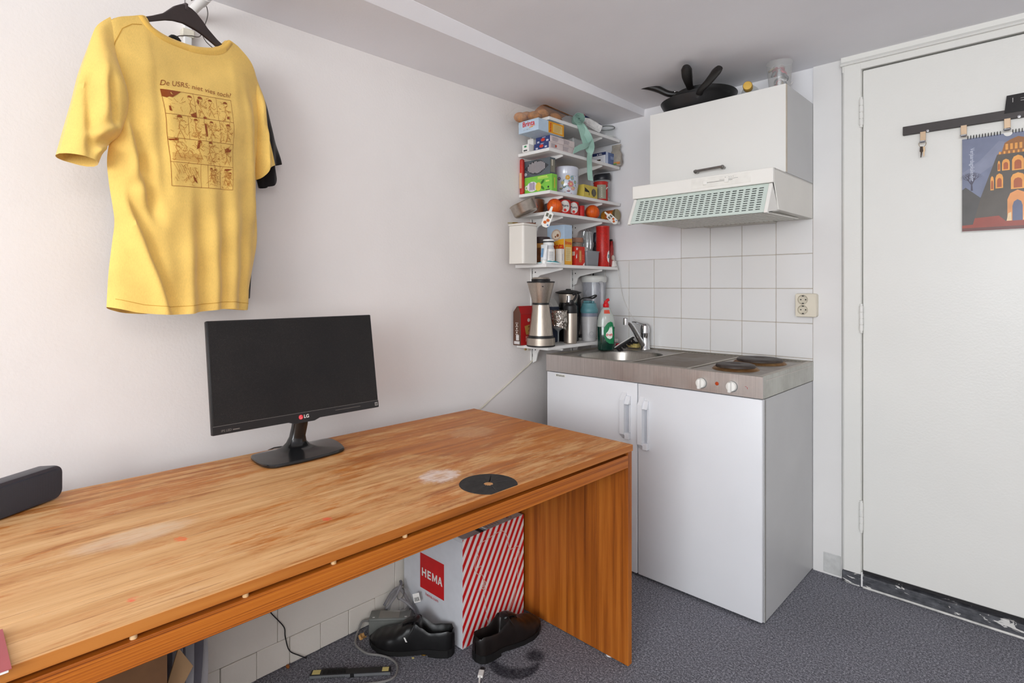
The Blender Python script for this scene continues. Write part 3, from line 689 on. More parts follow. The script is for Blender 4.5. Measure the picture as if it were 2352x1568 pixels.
part('tail', ribbon([(.072, -.322, 1.872), (.071, -.324, 1.84), (.069, -.320, 1.80), (.068, -.316, 1.765), (.068, -.310, 1.735)], .0135, [(.35, .93, 0), (.5, .86, .2), (.6, .8, -.2)]), M_mint2, rl)
part('loose_end', ribbon([(.066, -.445, 1.862), (.074, -.405, 1.884), (.082, -.360, 1.900), (.082, -.330, 1.925), (.078, -.322, 1.95)], [.016, .016, .012, .009, .008], [(.25, .1, 1), (.3, -.2, 1), (.6, .3, .6)]), M_mint, rl)

pk = thing('flour_pack', 'white paper pack with blue and red print, tipped over on the top shelf', 'food pack', (.02, -.22, zA))
e0, e1_, e2 = Vector((-.02, -.255, 2.078)), Vector((.030, -.185, 2.008)), None
def pring(t, w, h):
    p = Vector((-.032, -.255, 2.074)).lerp(Vector((.022, -.165, 2.026)), t); d = Vector((.054, .09, -.048)).normalized(); s = Vector((.85, -.50, 0)).normalized(); u = s.cross(d).normalized(); u = -u if u.z < 0 else u
    return [tuple(p+s*w*a+u*h*b) for a, b in ((1, .7), (.7, 1), (-.7, 1), (-1, .7), (-1, -.7), (-.7, -1), (.7, -1), (1, -.7))]
M_pk = mat((226, 224, 222), .6, var=.12, vs=80)
part('paper_bag', loft([pring(-.08, .020, .003), pring(.10, .026, .012), pring(.28, .027, .021), pring(.7, .026, .022), pring(.98, .026, .021), pring(1.0, .024, .019)]), M_pk, pk, sharp=20)
for t0, t1, m_ in ((.08, .30, C(70, 84, 130)), (-.02, .07, C(176, 60, 60)), (.78, .92, C(120, 126, 150))):
    a, b = pring(t0, .027, .022), pring(t1, .0275, .0225); part('print', G([a[0], a[1], a[2], b[2], b[1], b[0]], [(0, 1, 4, 5), (1, 2, 3, 4)]).map(lambda x, y, z: (x+.0006, y-.0004, z+.0012)), m_, pk)
jr = thing('storage_jar', 'small clear storage jar with a grey rim at the far end of the top shelf', 'jar', (0, -.066, zA))
part('glass', open_lathe([(.001, zA+.001), (.040, zA+.001), (.043, zA+.006), (.043, zA+.060), (.038, zA+.072), (.0001, zA+.074)], (0, -.068, 0), 24), M_glass, jr)
part('rim', tube([(.0+.0435*math.cos(t), -.068+.0435*math.sin(t), zA+.062) for t in [2*PI*i/24 for i in range(24)]], .003, 6, closed=True), mat((120, 124, 122), .4), jr)
part('lid', cyl(.042, zA+.0015, zA+.014, (0, -.068), 24), mat((206, 206, 202), .5), jr)

# shelf B -------------------------------------------------------------
zB = SH['B'][0]
M_pb = C(52, 64, 116); M_pp = mat((214, 200, 198), .6, var=.06)
def pasta(x0, x1, y0, y1, z0, z1, label, sticker=False):
    t, b_ = carton('pasta_box', label, x0, x1, y0, y1, z0, z1, M_pp, group='pasta boxes on the second shelf')
    lab(b_, 'blue_end', rect(-(x1-x0)/2+.0008, (x1-x0)/2-.0008, .0008, z1-z0-.0008), ((x0+x1)/2, y0, z0), FRONT, M_pb)
    o = lab(b_, 'red_oval', disc(.0125, (0, 0), 20, .62), ((x0+x1)/2+.0, y0, (z0+z1)/2), FRONT, C(206, 60, 44), .0009)
    lab(b_, 'print', lines(.022, .004, 2, .0012).mv(.006, .0105)+rect(.02, .034, -.010, -.002)+rect(-.036, -.022, -.012, -.004), ((x0+x1)/2, y0, (z0+z1)/2), FRONT, C(196, 200, 216), .0009)
    lab(b_, 'small_print', sum((lines(.05, .020, 9, .0009).mv(q, 0) for q in (-.055, .035)), G()), ((x1), (y0+y1)/2, (z0+z1)/2), SIDE, C(150, 140, 150))
    lab(b_, 'fold_line', rect(-.0008, .0008, -(z1-z0)/2, (z1-z0)/2), (x1, (y0+y1)/2+.01, (z0+z1)/2), SIDE, C(150, 138, 136), .0007)
    if sticker: lab(b_, 'red_mark', disc(.007, (-.045, 0), 16, .9), (x1, (y0+y1)/2, (z0+z1)/2), SIDE, C(190, 90, 70), .001)
pasta(-.047, .045, -.608, -.418, zB, zB+.031, 'dark blue and pale pasta box, lower one of two stacked at the shelf end', True)
pasta(-.044, .045, -.599, -.412, zB+.0315, zB+.0625, 'dark blue and pale pasta box, upper one of two, under the light blue carton')
t, b_ = carton('cereal_carton', 'light blue and yellow cereal carton lying on the pasta boxes, jutting out past the shelf', -.062, .060, -.702, -.515, zB+.064, zB+.119, C(184, 204, 222))
lab(b_, 'lettering', text('Brinta', .032, .02, 0, .074), (.001, -.702, zB+.101), FRONT, M_red, .0008)
lab(b_, 'orange_mark', rect(-.017, .006, -.003, .0005)+rect(-.008, .018, .0015, .004), (.022, -.702, zB+.085), FRONT, C(222, 150, 60), .0008)
lab(b_, 'ornament', disc(.003)+rect(-.024, -.008, -.001, .0005)+rect(.004, .022, -.001, .0005), (-.008, -.702, zB+.077), FRONT, C(150, 160, 160), .0008)
lab(b_, 'yellow_side', rect(-.115, 0, .0008, .0542), (.060, -.516, zB+.064), SIDE, C(222, 154, 34), .0006)
lab(b_, 'nutrition_panel', rect(-.034, .034, -.019, .019), (.060, -.563, zB+.091), SIDE, C(222, 196, 130), .0010)
lab(b_, 'nutrition_lines', lines(.058, .034, 10, .0011), (.060, -.563, zB+.091), SIDE, C(186, 140, 60), .0014)
lab(b_, 'side_lettering', text('Brinta', .016, .02, 0, .042).rot('Z', 90), (.060, -.616, zB+.091), SIDE, M_red, .0012)
t, b_ = carton('white_carton', 'small white carton with a green mark at the near end of the second shelf', -.112, -.070, -.622, -.585, zB, zB+.036, M_paper)
lab(b_, 'green_mark', disc(.009, (0, .008), 14, .5), (-.091, -.622, zB+.018), FRONT, C(60, 150, 100)); lab(b_, 'dark_mark', rect(-.012, .012, -.014, -.008), (-.091, -.622, zB+.018), FRONT, M_ink)
t, b_ = carton('white_carton', 'plain white carton standing against the wall behind the green marked one', -.115, -.078, -.580, -.545, zB, zB+.072, M_paper)
t, b_ = carton('clear_tub', 'clear plastic tub behind the mint green band', -.080, .010, -.375, -.275, zB, zB+.10, M_frost, .006, 'tub', None, 'tub')
t, b_ = carton('blue_box', 'blue and white food box standing on the far half of the second shelf', -.045, .040, -.134, -.022, zB, zB+.064, C(92, 112, 156))
lab(b_, 'white_end', rect(-.042, .042, .001, .048), (-.0025, -.134, zB), FRONT, C(222, 222, 228)); lab(b_, 'blue_band', rect(-.042, .042, .048, .0635), (-.0025, -.134, zB), FRONT, C(34, 46, 92))
lab(b_, 'yellow_tag', rect(-.012, .012, -.004, .004), (-.004, -.134, zB+.024), FRONT, C(60, 44, 30), .001); lab(b_, 'white_mark', poly([(-.004, 0), (.004, 0), (0, .009)])+rect(.008, .030, .001, .003)+rect(.008, .026, .005, .007), (-.012, -.134, zB+.051), FRONT, M_paper, .001)
lab(b_, 'white_strip', rect(-.055, -.036, .001, .063), (.040, -.078, zB), SIDE, C(196, 206, 226)); lab(b_, 'print', lines(.05, .016, 3, .003).mv(.012, 0), (.040, -.078, zB+.038), SIDE, C(170, 186, 216), .0009)
sb = thing('snack_bag', 'crumpled translucent snack bag at the far end of the second shelf', 'bag', (.055, -.026, zB))
def sring(z, rx, ry): return [(.040+rx*math.cos(t)*(1+.15*math.sin(3*t+z*90)), -.036+ry*math.sin(t)*(1+.1*math.cos(4*t+z*70)), z) for t in [2*PI*i/16 for i in range(16)]]
part('film', loft([sring(zB+.0005, .034, .018), sring(zB+.02, .040, .024), sring(zB+.06, .036, .022), sring(zB+.088, .022, .018), sring(zB+.104, .026, .006), sring(zB+.116, .030, .004)]), mat((176, 168, 156), .5, var=.15, alpha=.8), sb)
part('print', box(.02, .078, -.0615, -.055, zB+.006, zB+.018, .002), C(206, 138, 80), sb); part('green_print', box(.035, .06, -.063, -.058, zB+.004, zB+.012, .002), C(110, 150, 80), sb)

# shelf C -------------------------------------------------------------
zC = SH['C'][0]
t, b_ = carton('rice_bag', 'red bag standing behind the two tea boxes against the wall', -.146, -.02, -.535, -.470, zC, zC+.172, mat((176, 40, 30), .5, var=.35, vs=45, bump=.3, bs=60), .012, 'bag', None, 'pouch')
lab(b_, 'cream_panel', rect(-.05, .05, .03, .12), (-.083, -.535, zC), FRONT, C(206, 170, 130))
t2, b2 = carton('rice_bag', 'red bag edge sticking out past the tea boxes at the shelf end', -.1475, -.128, -.606, -.583, zC, zC+.175, mat((190, 44, 34), .5, var=.3, vs=45), .006, 'bag', None, 'pouch')
lab(b2, 'cream_panel', rect(-.008, .008, .03, .105), (-.1378, -.606, zC), FRONT, C(216, 176, 140))
t, b_ = carton('tea_box', 'lime green tea box with a lemon picture', -.133, .040, -.582, -.541, zC, zC+.083, C(126, 196, 72), group='tea boxes on the third shelf')
gx = -.0465
lab(b_, 'tea_cup', disc(.034, (-.036, -.004), 24, .72)+annulus(.006, .011, (-.072, -.006), 14, 60, 300).mv(0, 0, .0002), (gx, -.582, zC+.038), FRONT, C(232, 226, 232), .0008)
lab(b_, 'purple_print', sum((rect(-.052+i*.007, -.048+i*.007, -.022+3e-3*(i % 2), .018-2e-3*(i % 3)) for i in range(5)), G()), (gx, -.582, zC+.038), FRONT, C(120, 96, 140), .0012)
lab(b_, 'lemon', disc(.018, (.004, -.006), 18, 1.15), (gx, -.582, zC+.036), FRONT, C(224, 200, 70), .0009)
for a, b2_, an in ((.030, .008, 40), (.030, -.020, -40)):
    lab(b_, 'leaf', poly([(a+q[0]*math.cos(math.radians(an))-q[1]*math.sin(math.radians(an)), b2_+q[0]*math.sin(math.radians(an))+q[1]*math.cos(math.radians(an))) for q in ((-.014, 0), (-.006, .006), (.006, .006), (.016, 0), (.006, -.006), (-.006, -.006))]), (gx, -.582, zC+.042), FRONT, C(56, 120, 40), .0009)
lab(b_, 'small_mark', disc(.005, (.066, -.016), 8)+rect(.05, .075, -.03, -.027), (gx, -.582, zC+.038), FRONT, M_ink, .0009)
lab(b_, 'yellow_print', rect(.0, .066, .028, .031)+rect(.0, .06, .034, .039)+rect(.05, .072, .010, .016), (gx, -.582, zC+.038), FRONT, C(206, 226, 110), .0009)
lab(b_, 'side_print', rect(-.004, .004, -.025, .025), (.040, -.561, zC+.041), SIDE, C(200, 190, 70))
t, b_ = carton('tea_box', 'dark grey tea box with a patterned diamond, stacked on the green tea box', -.148, .026, -.579, -.537, zC+.0835, zC+.164, C(88, 96, 102), group='tea boxes on the third shelf')
lab(b_, 'diamond', poly([(-.078, 0), (-.03, .030), (0, .036), (.03, .030), (.078, 0), (.03, -.030), (0, -.036), (-.03, -.030)]), (-.058, -.579, zC+.126), FRONT, C(58, 60, 64), .0008)
g = G()
for i in range(13):
    h = .030*math.sqrt(max(0, 1-((i-6)/7)**2)); g = g+rect(-.052+i*.0086-.0028, -.052+i*.0086+.0028, -h+rd.random()*.006, h-rd.random()*.006)
lab(b_, 'white_bars', g, (-.058, -.579, zC+.126), FRONT, C(176, 170, 172), .0012)
lab(b_, 'cup_mark', disc(.010, (-.07, -.027), 14, .8), (-.058, -.579, zC+.126), FRONT, C(190, 196, 200), .0008)
lab(b_, 'side_panel', rect(-.016, .016, -.03, .03), (.026, -.558, zC+.124), SIDE, C(130, 126, 112)); lab(b_, 'side_tag', rect(-.008, .0, .0, .03), (.026, -.558, zC+.124), SIDE, C(214, 206, 190), .001)

ct = thing('flower_canister', 'white ceramic canister painted with colourful flowers', 'canister', (-.018, -.40, zC))
cc = (-.018, -.402)
part('pot', open_lathe([(.001, zC), (.052, zC), (.056, zC+.006), (.063, zC+.05), (.064, zC+.098), (.0625, zC+.104), (.0635, zC+.108), (.0635, zC+.138), (.060, zC+.142), (.055, zC+.138), (.054, zC+.01), (.001, zC+.008)], (*cc, 0), 40), mat((206, 210, 222), .18, var=.03, coat=.4), ct)
g = G()
for i in range(60):
    a = rd.gauss(-.55, .42); h = min(.095, max(.014, rd.gauss(.052, .026))); l = rd.uniform(.004, .008); g = g+decc(poly([(-l, 0), (-l*.3, l*.35), (l*.4, l*.3), (l, 0), (l*.3, -l*.35), (-l*.4, -l*.3)]).rot('Z', rd.uniform(0, 180)), cc, .0633-.012*max(0, (.05-h))/.05, zC+h, a)
part('painted_leaves', g, C(110, 142, 138), ct, kind='stuff')
for i, (a, h, r, col) in enumerate(((-.75, .084, .012, (206, 156, 66)), (-.38, .082, .010, (130, 160, 170)), (-.50, .052, .015, (196, 122, 120)), (-.28, .036, .015, (206, 160, 150)), (-.66, .026, .012, (130, 66, 80)), (-1.15, .058, .009, (196, 190, 140)), (-1.42, .080, .009, (120, 112, 150)), (-1.28, .034, .010, (120, 136, 130)), (-.10, .062, .009, (130, 160, 150)), (-1.02, .040, .008, (96, 120, 130)), (-.38, .018, .011, (186, 90, 96)), (-.95, .022, .010, (186, 150, 120)))):
    fl = G()
    for q in range(6): fl = fl+disc(r*.50, (r*.55*math.cos(q*PI/3+i), r*.55*math.sin(q*PI/3+i)), 8).mv(0, 0, q*.00003)
    rr_ = .0640-.012*max(0, (.05-h))/.05
    f_ = part('painted_flower', fine(fl, .008).map(lambda x, y, z: (cc[0]+(rr_+z)*math.cos(a+x/rr_), cc[1]+(rr_+z)*math.sin(a+x/rr_), zC+h+y)), C(*col), ct); part('flower_centre', decc(disc(r*.32, n=8), cc, rr_+.0004, zC+h, a), C(216, 186, 110), f_)
t, b_ = carton('yellow_box', 'yellow tea box with a dark round emblem beside the flower canister', -.065, .036, -.325, -.205, zC, zC+.066, C(206, 184, 84))
lab(b_, 'black_arrow', poly([(-.05, -.002), (-.05, .020), (-.012, .003), (-.012, -.003)])+rect(-.015, -.011, -.018, -.002), (.036, -.265, zC+.032), SIDE, M_ink)
lab(b_, 'emblem', disc(.020, (.028, 0), 20), (.036, -.265, zC+.032), SIDE, C(60, 58, 60)); lab(b_, 'emblem_lines', sum((rect(.014, .042, -.014+i*.007, -.011+i*.007) for i in range(5)), G()), (.036, -.265, zC+.032), SIDE, C(140, 134, 110), .0009)
rt = thing('red_tin', 'red tin with a grey-green paper label near the far end of the third shelf', 'tin', (.002, -.125, zC))
part('can', lathe([(.036, zC), (.0375, zC+.003), (.0375, zC+.095), (.0390, zC+.098), (.0390, zC+.103), (.036, zC+.105), (.0001, zC+.104)], (.004, -.128, 0), 32), C(186, 40, 30), rt)
part('paper_label', decc(grid(lambda u, v: (-.045+.05*u, .012+.074*v, 0), 12, 2), (.004, -.128), .0376, zC, -.30), C(150, 148, 130), rt)
part('label_text', decc(sum((rect(-.022, -.018, .022+i*.009, .026+i*.009) for i in range(6)), G()), (.004, -.128), .0380, zC, -.30), C(206, 204, 190), rt)
part('white_swirl', decc(annulus(.012, .017, (.022, .06), 14, -40, 170), (.004, -.128), .0378, zC, -.30), M_paper, rt)
jb = thing('clear_canister', 'tall clear canister with a slanting black lid in the corner of the third shelf', 'canister', (-.035, -.055, zC))
part('jar', open_lathe([(.001, zC+.002), (.040, zC+.002), (.043, zC+.008), (.045, zC+.132), (.0435, zC+.134), (.0415, zC+.13), (.039, zC+.01), (.001, zC+.008)], (-.036, -.056, 0), 28), M_clear, jb)
part('lid', lathe([(.046, zC+.126), (.0475, zC+.130), (.0475, zC+.15), (.042, zC+.165), (.0001, zC+.168)], (-.036, -.056, 0), 28).map(lambda x, y, z: (x, y, z+max(0, (z-zC-.14))*(y+.056)*7)), mat((36, 38, 44), .35), jb)
part('contents', lathe([(.037, zC+.009), (.0375, zC+.03), (.03, zC+.035), (.0001, zC+.036)], (-.036, -.056, 0), 20), C(214, 210, 200), jb)

# shelf D -------------------------------------------------------------
zD = SH['D'][0]
pn = thing('saucepan', 'small steel saucepan tilted between the white canister and the near end of the fourth shelf', 'saucepan', (-.02, -.66, zD))
R = Vector((0, 0, 1)).rotation_difference(Vector((-.29, -.28, .915)).normalized()).to_matrix()
def pmap(x, y, z): v = R @ Vector((x, y, z)); return (v.x-.030, v.y-.676, v.z+1.5405)
part('pot', open_lathe([(.001, 0), (.046, 0), (.055, .004), (.0605, .012), (.0625, .056), (.0645, .059), (.0610, .059), (.059, .014), (.054, .008), (.001, .006)], n=40).map(pmap), steel('pan_steel', (186, 178, 168), .24, '0', dirt=.08, dirtc=(130, 100, 76)), pn)
part('rim', tube([pmap(.0635*math.cos(t), .0635*math.sin(t), .059) for t in [2*PI*i/36 for i in range(36)]], .0020, 6, closed=True), M_brushed, pn)
part('handle', tube([pmap(-.052, .034, .046), pmap(-.085, .058, .052), pmap(-.098, .066, .052)], [.006, .008, .006], 8, 3), M_dark, pn)
bm2 = thing('brown_mug', 'brown mug in the shade between the saucepan and the first orange net', 'mug', (-.085, -.548, zD))
part('cup', open_lathe([(.001, zD+.001), (.032, zD+.001), (.036, zD+.006), (.0375, zD+.072), (.036, zD+.074), (.0345, zD+.072), (.033, zD+.008), (.001, zD+.006)], (-.085, -.548, 0), 28), mat((110, 64, 34), .35, var=.2), bm2)
part('handle', tube([(-.085, -.511, zD+.060), (-.085, -.496, zD+.052), (-.085, -.496, zD+.028), (-.085, -.512, zD+.018)], .0045, 8, 4), mat((110, 64, 34), .35, var=.2), bm2)
def net(name, label, x, y, z, r, tagpts):
    n = thing('orange_net', label, 'oranges', (x, y, z-r), 'nets of oranges on the fourth shelf')
    mo = mat((222, 98, 22), .45, var=.15, vs=50, bump=.15, bs=300)
    part('orange', ball(r, (x, y, z), .96, .95, .93, 20, 12, .012), mo, n); part('orange', ball(r*.86, (x-.012, y+.030, z-r*.10), .95, .95, .95, 18, 11, .012), mo, n)
    g = G()
    for i in range(10):
        a = i*PI/10; g = g+tube([(x+(r+.001)*.96*math.cos(t)*math.cos(a), y+(r+.001)*.95*math.cos(t)*math.sin(a), z+(r+.001)*.93*math.sin(t)) for t in [2*PI*k/24 for k in range(24)]], .00045, 4, closed=True)
    part('netting', g, C(200, 40, 16), n, kind='stuff')
    o, rr_, uu, sc = tagpts
    tg = part('tag', dec(poly([(-.004*sc, .045*sc), (.004*sc, .045*sc), (.006*sc, .022*sc), (.017*sc, .016*sc), (.017*sc, -.040*sc), (.008*sc, -.050*sc), (-.008*sc, -.050*sc), (-.017*sc, -.040*sc), (-.017*sc, .016*sc), (-.006*sc, .022*sc)]), o, rr_, uu, 0)+dec(poly([(-.004*sc, .045*sc), (.004*sc, .045*sc), (.006*sc, .022*sc), (.017*sc, .016*sc), (.017*sc, -.040*sc), (.008*sc, -.050*sc), (-.008*sc, -.050*sc), (-.017*sc, -.040*sc), (-.017*sc, .016*sc), (-.006*sc, .022*sc)]), o, rr_, uu, -.0012), mat((238, 236, 230), .5), n, 'white paper tag printed with oranges')
    part('printed_orange', dec(disc(.007*sc, (-.005*sc, -.030*sc), 12)+disc(.007*sc, (.004*sc, -.018*sc), 12), o, rr_, uu, .0006), C(206, 100, 34), tg)
    part('print', dec(rect(-.012*sc, -.002*sc, -.004*sc, .012*sc)+rect(.002*sc, .012*sc, -.006*sc, .010*sc), o, rr_, uu, .0006), C(110, 110, 96), tg); part('blue_print', dec(disc(.004*sc, (.010*sc, -.038*sc), 10), o, rr_, uu, .0006), C(110, 140, 190), tg)
net('', 'net of oranges next to the tilted saucepan, its white tag hanging over the shelf edge', .008, -.522, zD+.036, .0375, ((.068, -.640, 1.527), (.62, .70, -.35), (.10, .40, .91), 1.12))
net('', 'net of oranges near the far end of the fourth shelf, tag lying beside it', .016, -.222, zD+.036, .0370, ((.070, -.135, 1.566), (.42, .52, .75), (-.45, -.62, .66), .92))
def can(x, y, z, r, h, label, mc, oval=True, group='tins on the fourth shelf'):
    t = thing('food_tin', label, 'tin', (x, y, z), group)
    part('can', lathe([(r-.001, z), (r, z+.002), (r, z+h-.002), (r-.001, z+h), (r-.003, z+h-.001), (.0001, z+h-.002)], (x, y, 0), 28), mc, t)
    if oval:
        o = part('oval_label', decc(disc(r*.78, (0, 0), 24, 1.1), (x, y), r, z+h*.56, -.72), C(214, 210, 204), t)
        part('lettering', decc(text('Puro', .016, .03, 0, r*1.1), (x, y), r+.0006, z+h*.60, -.72), C(60, 60, 70), o)
        part('tomato_print', decc(disc(r*.22, (0, 0), 14), (x, y), r+.0006, z+h*.30, -.72), C(200, 40, 30), o)
    return t
M_tom = C(190, 34, 30)
can(-.002, -.437, zD, .0335, .073, 'red tomato tin with a white oval label, beside the first orange net', M_tom)
can(-.006, -.362, zD, .0325, .072, 'red tomato tin with a white oval label, behind the front tin', M_tom)
can(.012, -.312, zD, .0165, .058, 'narrow plain red tin next to the second orange net', C(186, 30, 28), False)
lc = thing('lying_jar', 'jar lying on its side, gold lid outwards, far end of the fourth shelf', 'jar', (.0, -.05, zD))
part('glass', lathe([(.026, -.075), (.030, -.07), (.030, -.012), (.026, 0)], (0, 0, 0), 24, 'x').map(lambda x, y, z: (x+.045, y-.052, z+zD+.0305)), mat((206, 140, 50), .2, var=.4, vs=50), lc)
part('lid', lathe([(.029, -.008), (.0315, -.006), (.0315, .006), (.028, .008), (.025, .0065), (.0001, .0065)], (0, 0, 0), 28, 'x').map(lambda x, y, z: (x+.052, y-.052, z+zD+.0325)), mat((160, 150, 118), .3, .8), lc)
part('paper_label', tube([(.038, -.052, zD+.0305), (-.002, -.052, zD+.0305)], .0304, 24), mat((196, 100, 40), .5, var=.5, vs=70), lc)

# shelf E -------------------------------------------------------------
zE = SH['E'][0]
wc = thing('white_canister', 'tall square white canister standing over the near end of the fifth shelf', 'canister', (-.05, -.69, zE))
part('body', prism(rrect(-.092, .004, -.742, -.640, .012), 'z', zE, zE+.176, .0012), mat((222, 218, 210), .35, var=.015, vs=8), wc)
part('lid', prism(rrect(-.095, .007, -.745, -.637, .013), 'z', zE+.1765, zE+.186, .0015), mat((216, 212, 204), .35), wc)
br = thing('paint_brush', 'small paint brush with a dark handle lying on the white canister', 'brush', (-.04, -.69, zE+.187))
part('handle', tube([(-.055, -.715, zE+.190), (-.02, -.675, zE+.190), (-.001, -.650, zE+.1895)], [.003, .004, .003], 8, 3), C(110, 60, 36), br)
part('ferrule', tube([(-.072, -.733, zE+.1905), (-.055, -.715, zE+.1905)], .0042, 8), mat((150, 120, 60), .4, 1), br); part('bristles', tube([(-.088, -.749, zE+.191), (-.072, -.733, zE+.1905)], [.003, .0045], 8), C(150, 140, 110), br)
tu = thing('toothpaste_tube', 'white toothpaste tube with blue print standing on its cap', 'tube', (.026, -.640, zE))
def tring(z, rx, ry): return [(.018+rx*math.cos(t), -.612+ry*math.sin(t), z) for t in [2*PI*i/16 for i in range(16)]]
part('tube', loft([tring(zE+.018, .0125, .0125), tring(zE+.022, .0155, .0155), tring(zE+.06, .0175, .010), tring(zE+.085, .0195, .002), tring(zE+.092, .0195, .0012)]), mat((226, 230, 232), .35), tu)
part('cap', cyl(.0125, zE+.0005, zE+.018, (.018, -.612), 18), mat((236, 236, 232), .4), tu)
part('blue_print', dec(rect(-.006, .005, -.024, .018), (.020, -.6265, zE+.056), (1, .25, 0), (0, .16, 1), .0012), C(110, 150, 186), tu)
dj = thing('spread_jar', 'glass jar of brown spread with a wide dark lid, in front of the cereal carton', 'jar', (-.055, -.535, zE))
part('glass', lathe([(.036, zE+.001), (.0395, zE+.006), (.0395, zE+.078), (.036, zE+.090), (.036, zE+.108)], (-.058, -.540, 0), 28), mat((112, 70, 44), .15, var=.3, vs=40, coat=.4), dj)
part('lid', lathe([(.0405, zE+.104), (.0415, zE+.107), (.0415, zE+.132), (.039, zE+.135), (.0001, zE+.135)], (-.058, -.540, 0), 28), C(52, 36, 36), dj)
part('gold_band', lathe([(.0400, zE+.082), (.0402, zE+.1035)], (-.058, -.540, 0), 28), C(176, 126, 60), dj)
pj = thing('pill_jar', 'white-labelled supplement jar with a black and white cap', 'jar', (.008, -.566, zE))
part('jar', lathe([(.028, zE), (.030, zE+.003), (.030, zE+.072), (.025, zE+.082), (.0245, zE+.090)], (.010, -.570, 0), 28), mat((196, 198, 202), .3), pj)
part('label', decc(grid(lambda u, v: (-.085+.17*u, .010+.062*v, 0), 40, 2), (.010, -.570), .0302, zE, -.9), M_paper, pj)
part('label_text', decc(rect(-.034, -.018, .046, .049)+rect(-.034, -.02, .032, .034)+sum((rect(.004, .026, .02+i*.006, .022+i*.006) for i in range(7)), G()), (.010, -.570), .0307, zE, -.9), C(110, 112, 122), pj)
part('orange_band', decc(grid(lambda u, v: (-.085+.17*u, .003+.007*v, 0), 40, 2), (.010, -.570), .0302, zE, -.9), C(222, 130, 50), pj)
part('cap', lathe([(.0265, zE+.090), (.0265, zE+.099), (.0255, zE+.0995), (.0255, zE+.104)], (.010, -.570, 0), 28), mat((228, 228, 226), .4), pj); part('cap_band', lathe([(.0262, zE+.1045), (.0262, zE+.110)], (.010, -.570, 0), 28), C(50, 52, 56), pj); part('cap_top', lathe([(.0266, zE+.1105), (.0266, zE+.117), (.024, zE+.119), (.0001, zE+.119)], (.010, -.570, 0), 28), mat((232, 232, 230), .4), pj)
bt = thing('toothbrush', 'white and teal toothbrush lying along the edge of the fifth shelf', 'toothbrush', (.035, -.57, zE))
tbp = [(-.045, -.628, zE+.006), (-.018, -.624, zE+.005), (.012, -.618, zE+.006), (.028, -.602, zE+.0075), (.038, -.560, zE+.0075), (.041, -.520, zE+.005)]
part('handle', tube(tbp, [.0035, .003, .0045, .006, .0065, .004], 10, 5), mat((228, 232, 232), .3), bt)
part('teal_grip', tube([(.022, -.6105, zE+.0105), (.033, -.590, zE+.0125), (.0405, -.555, zE+.0115), (.0425, -.530, zE+.008)], [.002, .0045, .0045, .002], 8, 4), C(30, 140, 150, .4), bt); part('teal_neck', tube([(-.006, -.624, zE+.0078), (.010, -.6205, zE+.0088), (.020, -.613, zE+.0095)], [.0015, .003, .0015], 8, 3), C(30, 140, 150, .4), bt)
g = G()
for i in range(6): g = g+box(-.046+i*.0045, -.0432+i*.0045, -.631, -.6245, zE+.008, zE+.0175-(i % 2)*.001)
part('bristles', g, mat((150, 206, 206), .6), bt, kind='stuff')
t, b_ = carton('cereal_carton', 'standing light blue and yellow cereal carton with a porridge bowl picture', -.078, .030, -.474, -.412, zE, zE+.197, C(176, 198, 220))
lab(b_, 'yellow_front', poly([(-.053, .002), (.053, .002), (.053, .128), (.02, .126), (-.01, .116), (-.053, .100)]), (-.024, -.474, zE), FRONT, C(232, 166, 40), .0006)
lab(b_, 'yellow_side', poly([(-.030, .002), (.030, .002), (.030, .132), (-.030, .126)]), (.030, -.443, zE), SIDE, C(226, 164, 50), .0006)
lab(b_, 'bowl_print', disc(.030, (.0, .148), 24, .95), (-.020, -.474, zE), FRONT, C(196, 170, 150), .0009); lab(b_, 'porridge_print', disc(.023, (.0, .149), 20, .9), (-.020, -.474, zE), FRONT, C(222, 206, 186), .0012); lab(b_, 'fruit_print', disc(.008, (.010, .146), 10)+disc(.005, (-.004, .140), 10), (-.020, -.474, zE), FRONT, C(140, 84, 50), .0015)
lab(b_, 'lettering', text('Brinta', .040, .02, 0, .098), (-.022, -.474, zE+.092), FRONT, M_red, .0010)
lab(b_, 'side_lettering', text('Brinta', .022, .02, 0, .050), (.030, -.443, zE+.108), SIDE, M_red, .0010)
lab(b_, 'nutrition_panel', rect(-.023, .023, .020, .088), (.030, -.443, zE), SIDE, C(226, 206, 150), .0010); lab(b_, 'nutrition_lines', lines(.040, .062, 13, .0014), (.030, -.443, zE+.054), SIDE, C(190, 150, 80), .0014)
t, b_ = carton('white_carton', 'small white and cream carton between the supplement jar and the cereal carton', .006, .040, -.512, -.487, zE, zE+.077, mat((226, 220, 212), .5))
lab(b_, 'print', rect(-.002, .0, -.016, .016), (.040, -.499, zE+.036), SIDE, C(120, 116, 140))
gj = thing('spice_jar', 'clear jar with a pinkish wooden lid behind the red food box', 'jar', (-.1, -.200, zE))
part('glass', lathe([(.030, zE+.001), (.032, zE+.004), (.032, zE+.10), (.027, zE+.108), (.027, zE+.13)], (-.100, -.200, 0), 24), mat((190, 176, 160), .15, var=.2, alpha=.75), gj)
part('lid', lathe([(.033, zE+.131), (.034, zE+.133), (.034, zE+.155), (.0001, zE+.156)], (-.100, -.200, 0), 24), C(186, 140, 116), gj)
fn = part('neck', lathe([(.024, zE+.108), (.014, zE+.13)], (-.100, -.200, 0), 20), C(176, 110, 80), gj)
t, b_ = carton('red_box', 'red food box with a sandwich spread picture', -.035, .030, -.380, -.306, zE, zE+.096, C(200, 44, 26))
lab(b_, 'jar_print', prism(rrect(-.011, .011, -.032, .030, .006), 'z', 0, .0003), (.030, -.345, zE+.048), SIDE, C(196, 120, 60), .0006); lab(b_, 'highlight', rect(-.004, .002, -.02, .024), (.030, -.345, zE+.048), SIDE, C(226, 180, 130), .0012)
